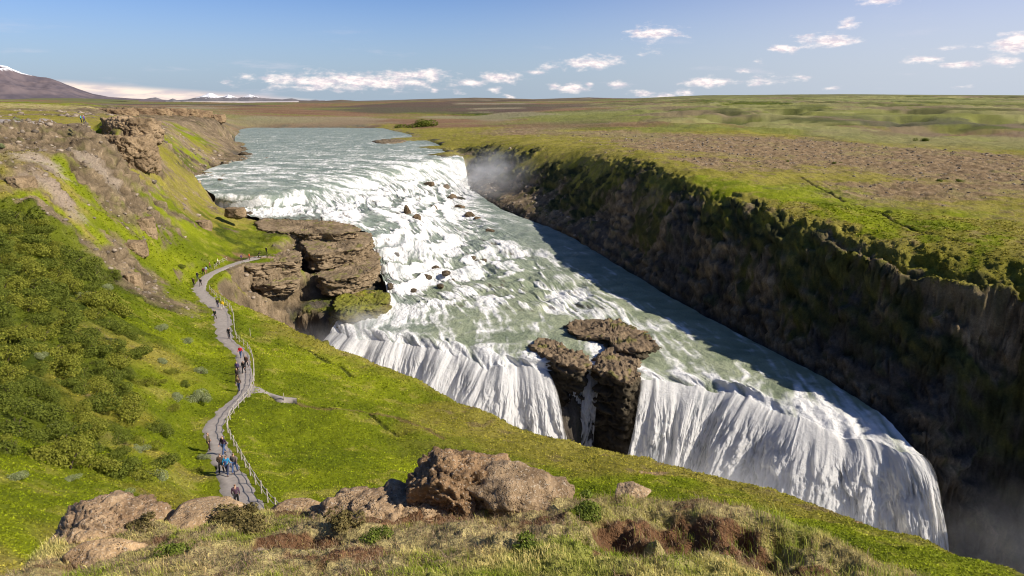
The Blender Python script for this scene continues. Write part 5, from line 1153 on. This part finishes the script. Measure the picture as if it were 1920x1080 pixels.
# ------------------------------------------------------------------ people
def skin(joints, edges, sub=1):
    me = bpy.data.meshes.new('tmp'); me.from_pydata([j[0] for j in joints], edges, []); o = bpy.data.objects.new('tmp', me); col.objects.link(o)
    md = o.modifiers.new('s', 'SKIN'); 
    if not me.skin_vertices: me.attributes
    for k, v in enumerate(me.skin_vertices[0].data): v.radius = (joints[k][1], joints[k][1]*(joints[k][2] if len(joints[k]) > 2 else 1)); v.use_root = (k == 0)
    ss_ = o.modifiers.new('u', 'SUBSURF'); ss_.levels = ss_.render_levels = sub
    dg = bpy.context.evaluated_depsgraph_get(); dg.update(); r = bpy.data.meshes.new_from_object(o.evaluated_get(dg)); bpy.data.objects.remove(o)
    r.polygons.foreach_set('use_smooth', np.ones(len(r.polygons), bool)); return r
def pose_meshes(step, bend=0.0, arm=0.0):
    """step: stride in metres, bend: lean of the trunk forward (radians)"""
    def T(x, y, z):
        if z <= .95: return (x, y, z)
        dz = z-.95; return (x, y+dz*math.sin(bend), .95+dz*math.cos(bend))
    s = step
    arms = {}
    for sg in (-1, 1):
        sw = -sg*s*.8+arm
        arms[sg] = [T(sg*.185, 0, 1.43), T(sg*.245, sw*.25-.03, 1.16), T(sg*.24, sw*.7+.07, .95), T(sg*.235, sw*.8+.11, .86)]
    legs = {sg: [(sg*.09, 0, .92), (sg*.10, sg*s*.5+.04, .50), (sg*.10, sg*s, .09+(.05 if sg*s < 0 else 0)), (sg*.105, sg*s+.14, .035)] for sg in (-1, 1)}
    J = [((0, 0, .96), .125, .8), (T(0, 0, 1.12), .12, .78), (T(0, 0, 1.34), .15, .72), (T(0, 0, 1.47), .06), (T(0, .015, 1.55), .062), (T(0, .025, 1.63), .088), (T(0, .015, 1.71), .07)]
    E_ = [(0, 1), (1, 2), (2, 3), (3, 4), (4, 5), (5, 6)]
    for sg in (-1, 1):
        b = len(J); J += [(arms[sg][0], .062), (arms[sg][1], .044), (arms[sg][2], .032), (arms[sg][3], .034)]; E_ += [(2, b), (b, b+1), (b+1, b+2), (b+2, b+3)]
        # thumb and four fingers as fine tips
        hx, hy, hz = arms[sg][3]
        for q in range(5):
            J.append(((hx-sg*.02+(q-2)*.013*0, hy+(q-2)*.017, hz-.07+(.035 if q == 4 else 0)), .009)); E_.append((b+3, len(J)-1))
        b = len(J); J += [(legs[sg][0], .085), (legs[sg][1], .058), (legs[sg][2], .042), (legs[sg][3], .04)]; E_ += [(0, b), (b, b+1), (b+1, b+2), (b+2, b+3)]
    body = skin(J, E_)
    Jk = [((0, 0, .90), .15, .85), (T(0, 0, 1.12), .145, .82), (T(0, 0, 1.35), .175, .75), (T(0, 0, 1.47), .085)]; Ek = [(0, 1), (1, 2), (2, 3)]
    for sg in (-1, 1):
        b = len(Jk); Jk += [(arms[sg][0], .08), (arms[sg][1], .062), (arms[sg][2], .05)]; Ek += [(2, b), (b, b+1), (b+1, b+2)]
    jacket = skin(Jk, Ek)
    Jt = [((0, 0, .93), .14, .85)]; Et = []
    for sg in (-1, 1):
        b = len(Jt); Jt += [(legs[sg][0], .10), (legs[sg][1], .075), (legs[sg][2], .062)]; Et += [(0, b), (b, b+1), (b+1, b+2)]
    trousers = skin(Jt, Et)
    hair = skin([(T(0, -.02, 1.62), .09), (T(0, 0.0, 1.71), .088)], [(0, 1)])
    shoes = [skin([((legs[sg][2][0], legs[sg][2][1]-.03, legs[sg][2][2]-.035), .055), ((legs[sg][3][0], legs[sg][3][1]+.02, .045), .05)], [(0, 1)]) for sg in (-1, 1)]
    pack = skin([(T(0, -.17, 1.12), .12, .7), (T(0, -.18, 1.38), .12, .65)], [(0, 1)])
    for m_ in (body, jacket, trousers, hair, pack, *shoes):
        m_.materials.clear(); m_.materials.append(None)
    return dict(body=body, jacket=jacket, trousers=trousers, hair=hair, shoes=shoes, pack=pack)
POSES = {'walk': pose_meshes(.26), 'stride': pose_meshes(-.3, .06), 'stand': pose_meshes(.05), 'photo': pose_meshes(.08, .05, .35), 'bend': pose_meshes(.12, .75, .2)}
_cm = {}
def cloth(c):
    if c not in _cm: _cm[c] = simple_mat('cloth', c, .85, False, 0, 30, .15)
    return _cm[c]
SKINC = (.50, .30, .21)
DARK = (.022,.022,.026); NAVY = (.03,.04,.09); JEANS = (.06,.10,.22); BROWN = (.09,.06,.045); BLACK = (.013,.013,.015)
def person(px, py, rz, pose, jk, tr, hair, label, pack=None, z=None, lift=.05, sc_=1.0):
    if z is None: h_ = hit(px, py); x, y, z = h_[0], h_[1], h_[2]+lift
    else: x, y, z = P(px, py, z)
    o = empty('person', (x, y, z), math.radians(rz), sc_); M = POSES[pose]
    def add(nm, me, c):
        q = new_obj(nm, me, None, o); q.material_slots[0].link = 'OBJECT'; q.material_slots[0].material = cloth(c); return q
    add('body', M['body'], SKINC); add('jacket', M['jacket'], jk); add('trousers', M['trousers'], tr); add('hair', M['hair'], hair)
    for s_ in M['shoes']: add('shoe', s_, BLACK)
    if pack: add('backpack', M['pack'], pack)
    return tag(o, label, 'person', 'visitors walking on the gravel path')
# rz: 0 walks away from the camera, 180 walks towards it
person(393,846,-80,'stand',(.12,.10,.05),(.05,.03,.035),(.10,.05,.03),'person in olive-brown jacket standing at the left edge of the path')
person(421,853,160,'stride',(.05,.03,.06),JEANS,(.16,.03,.025),'person with dark red hair, dark purple jacket and blue jeans, striding downhill')
person(416,889,10,'walk',BROWN,DARK,(.08,.04,.025),'person in dark brown jacket, left one of the three walking abreast')
person(427,893,5,'stride',(.03,.22,.42),NAVY,(.12,.07,.04),'person in bright blue top, middle one of the three walking abreast', (.05,.06,.16))
person(441,888,0,'walk',(.14,.11,.10),JEANS,(.05,.035,.03),'person in grey-brown jacket and jeans, right one of the three walking abreast')
person(445,951,15,'stand',(.09,.05,.08),DARK,(.07,.035,.02),'person in dark plum jacket half hidden behind the pale rocks')
person(449,734,185,'stride',BROWN,NAVY,(.04,.03,.02),'person in brown jacket and navy trousers, lowest of the five close together')
person(446,716,170,'walk',(.06,.05,.05),BROWN,(.05,.03,.02),'person in charcoal jacket and brown trousers, second lowest of the close group')
person(446,703,180,'stand',(.07,.05,.14),DARK,(.45,.42,.40),'person in dark violet jacket with a pale cap, left side of the path')
person(458,701,180,'walk',BLACK,DARK,(.50,.50,.50),'person all in black with a white cap, walking by the fence')
person(463,690,175,'walk',(.08,.045,.035),DARK,(.04,.03,.02),'person in dark brown jacket nearest the fence, just behind the red jacket')
person(452,672,182,'stride',(.62,.02,.03),JEANS,(.05,.03,.02),'person in a vivid red jacket and dark jeans')
person(430,635,180,'stand',BLACK,BLACK,(.03,.02,.02),'person dressed in black standing alone against the fence')
person(404,599,175,'walk',(.03,.04,.03),DARK,(.04,.03,.02),'person in dark clothes walking alone in the middle of the wide path')
person(409,578,180,'stand',DARK,NAVY,(.04,.03,.02),'person in dark jacket with a backpack beside the yellow jacket',DARK)
person(418,581,180,'walk',(.75,.50,.02),(.60,.55,.48),(.40,.25,.05),'person in a yellow jacket and pale trousers')
person(377,537,178,'walk',BLACK,DARK,(.03,.02,.02),'person in black, right one of the three at the path bend')
person(364,537,170,'stand',(.05,.035,.03),DARK,(.05,.03,.02),'person in dark brown at the left edge of the path bend')
person(371,525,180,'stand',DARK,NAVY,(.04,.03,.02),'person in dark jacket just above the path bend')
person(382,516,0,'walk',(.12,.03,.04),DARK,(.04,.03,.02),'person in dark red jacket where the path narrows')
person(387,514,10,'walk',(.35,.45,.62),(.40,.22,.15),(.06,.04,.02),'person in a pale blue top beside the dark red jacket')
person(394,505,-60,'walk',(.22,.06,.05),NAVY,(.04,.03,.02),'person in maroon jacket near the small wooden handrail')
person(409,498,-70,'walk',(.70,.68,.45),BROWN,(.20,.12,.05),'person in a cream top on the far stretch of path')
person(453,490,-90,'walk',(.10,.05,.14),BROWN,(.05,.03,.02),'person in a purple jacket on the far stretch of path')
person(468,488,-80,'stand',(.55,.10,.03),(.12,.04,.03),(.05,.03,.02),'person in an orange-red jacket at the foot of the rock platform')
person(485,484,-90,'bend',BLACK,BLACK,(.03,.02,.02),'person in black bending down beside scattered stones')
person(500,476,-20,'stand',DARK,DARK,(.03,.02,.02),'person in black standing where the path meets the rock platform')
person(569,447.5,-30,'stand',(.38,.14,.13),BROWN,(.05,.03,.02),'person in a faded red top standing on the middle rock ledge',z=-38.15)
person(603,416.5,0,'photo',BLACK,DARK,(.03,.02,.02),'person in black at the water edge on the top rock ledge',z=-36.15)
person(153,230.3,-60,'stand',(.06,.48,.55),DARK,(.10,.08,.06),'person in a turquoise jacket on the cliff-top track',z=-5.75)
person(158.5,230.6,-60,'walk',(.12,.07,.42),NAVY,(.30,.04,.10),'person in a blue-violet jacket on the cliff-top track',z=-5.75)

# ------------------------------------------------------------------ fences
M_WOOD = simple_mat('weathered_wood', (.40, .35, .29), .85, False, 0, 6, .3)
M_ROPE = simple_mat('pale_rail', (.50, .46, .40), .8)
def tube(pts, r, k=6):
    pts = np.array(pts, float); t = np.gradient(pts, axis=0); t /= np.linalg.norm(t, axis=1, keepdims=True)+1e-9
    a = np.cross(t, [0, 0, 1.]); n0 = np.linalg.norm(a, axis=1, keepdims=True); a = np.where(n0 > .05, a/np.maximum(n0, 1e-6), np.array([1., 0, 0])); b = np.cross(t, a)
    th = np.arange(k)*2*math.pi/k; V_ = pts[:, None]+r*(a[:, None]*np.cos(th)[None, :, None]+b[:, None]*np.sin(th)[None, :, None])
    V_ = V_.reshape(-1, 3); F_ = grid_faces(len(pts), k, True)
    return V_, F_
def post_mesh(h=1.05, r=.05, k=8):
    V_, F_ = tube([(0, 0, -.35), (0, 0, h*.5), (0, 0, h-.03), (0, 0, h)], r, k); V_[-k:, :2] *= .75
    return np_mesh('post', np.concatenate([V_, [[0, 0, h+.005]]]), np.concatenate([F_, [[len(V_)-k+j, len(V_)-k+(j+1) % k, len(V_), len(V_)] for j in range(k)]])[:len(F_)])
def fence(line, spacing, label, h=1.05, name='fence', lo=None):
    L_ = crom(np.array(line), 12); d = np.concatenate([[0], np.cumsum(np.hypot(*np.diff(L_[:, :2], axis=0).T))]); n = max(2, int(d[-1]/spacing)+1); q = np.linspace(0, d[-1], n)
    X_ = np.interp(q, d, L_[:, 0]); Y_ = np.interp(q, d, L_[:, 1]); base = [(a, b, gz(a, b)) for a, b in zip(X_, Y_)]
    o = empty(name, base[0]); tag(o, label, 'fence'); pm = post_mesh(h, .05)
    rgf = random.Random(3)
    for (a, b, c) in base:
        p = new_obj('post', pm, M_WOOD, o); p.location = (a-base[0][0], b-base[0][1], c-base[0][2]); p.rotation_euler = (rgf.uniform(-.05, .05), rgf.uniform(-.05, .05), rgf.uniform(0, 3))
    for hh in (h*.93, h*.5):
        pts = []
        for (a, b) in zip(base[:-1], base[1:]):
            for k in range(5):
                t = k/5; pts.append((a[0]+(b[0]-a[0])*t-base[0][0], a[1]+(b[1]-a[1])*t-base[0][1], a[2]+(b[2]-a[2])*t+hh-.10*math.sin(t*math.pi)-base[0][2]))
        pts.append((base[-1][0]-base[0][0], base[-1][1]-base[0][1], base[-1][2]+hh-base[0][2]))
        V_, F_ = tube(pts, .026, 5); new_obj('rail', np_mesh('rail', V_, F_), M_ROPE, o)
    return o
fl_ = []
for a, b in zip(pl, pr):
    n = math.hypot(b[0]-a[0], b[1]-a[1]); fl_.append((b[0]+(b[0]-a[0])/n*.32, b[1]+(b[1]-a[1])/n*.32, b[2]))
fence(fl_[5:15][::-1], 2.3, 'long post-and-rail fence along the upper half of the gravel path')
fence(fl_[14:25][::-1], 2.1, 'long post-and-rail fence along the lower half of the gravel path')
fence([P(402,503,-37.9), P(412,497,-38), P(426,491.5,-38.1)], 1.6, 'short wooden handrail beside the far stretch of path', h=.95)
for px, py, z, h in ((469,624,-36.4,1.3),(532,746,-32.6,1.2)):
    x, y, _ = P(px, py, z); o = new_obj('marker_post', post_mesh(h, .045), M_WOOD); o.location = (x, y, gz(x, y)); tag(o, 'thin pale marker post standing alone on the green slope' if px == 469 else 'short pale marker post at the end of the side path', 'post')

# ------------------------------------------------------------------ spray
def mist(name, loc, rad3, dens_, seed, label, scale=.9, rz=0):
    m = bpy.data.materials.new('spray'); m.use_nodes = True; t = m.node_tree; t.nodes.remove(t.nodes['Principled BSDF'])
    pv = N(t, 'ShaderNodeVolumePrincipled'); pv.inputs['Color'].default_value = (.96, .96, .97, 1); pv.inputs['Anisotropy'].default_value = .15
    tcn = N(t, 'ShaderNodeTexCoord'); ln = N(t, 'ShaderNodeVectorMath', operation='LENGTH'); L(t, tcn.outputs['Object'], ln.inputs[0])
    fall = ramp(t, ln.outputs['Value'], .15, .98, 1, 0); n_ = N(t, 'ShaderNodeTexNoise', inputs={'Scale': scale*2.2, 'Detail': 3.0, 'Roughness': .55}); ad = N(t, 'ShaderNodeVectorMath', operation='ADD'); L(t, tcn.outputs['Object'], ad.inputs[0]); ad.inputs[1].default_value = (seed, seed*.7, 0); L(t, ad.outputs[0], n_.inputs[0])
    d = math_(t, 'MULTIPLY', math_(t, 'MULTIPLY', fall, ramp(t, n_.outputs[0], .36, .62)), dens_); L(t, d, pv.inputs['Density']); L(t, pv.outputs[0], t.nodes['Material Output'].inputs['Volume'])
    u, f = ico(3); o = new_obj(name, np_mesh(name, u, f), m); o.location = loc; o.scale = rad3; o.rotation_euler = (0, 0, rz); return tag(o, label, kind='stuff')
a = P(930, 345, -36); mist('spray_mist', (a[0]-4, a[1]+30, -35), (34, 52, 14), .026, 1, 'spray drifting along the dark wall beside the upper fall')
a = P(872, 345, -43.5); mist('spray_mist', (a[0]+2, a[1]-4, -43), (9, 10, 5), .12, 2, 'white spray at the foot of the upper fall')
mist('spray_mist', (-43, 138, -60), (14, 11, 15), .14, 3, 'spray rising from the gorge behind the green slope')
mist('spray_mist', (-20, 117, -60), (28, 10, 14), .14, 4, 'spray at the foot of the left curtain', rz=-.5)
mist('spray_mist', (36, 90, -63), (27, 11, 13), .12, 5, 'spray at the foot of the right curtain', rz=-.7)
mist('spray_mist', (66, 74, -60), (16, 14, 15), .02, 6, 'thin spray in the dark gorge at the lower right')

mist('spray_mist', tuple(np.array(P(760, 470, -43.5))+np.array([0, 0, 1])), (11, 12, 4.5), .10, 7, 'spray over the steepest step of the upper cascade', rz=.4)
mist('spray_mist', tuple(np.array(P(690, 610, -49.5))+np.array([0, -2, 1])), (10, 7, 5), .11, 8, 'spray where the left curtain begins beside the mossy knob', rz=-.5)
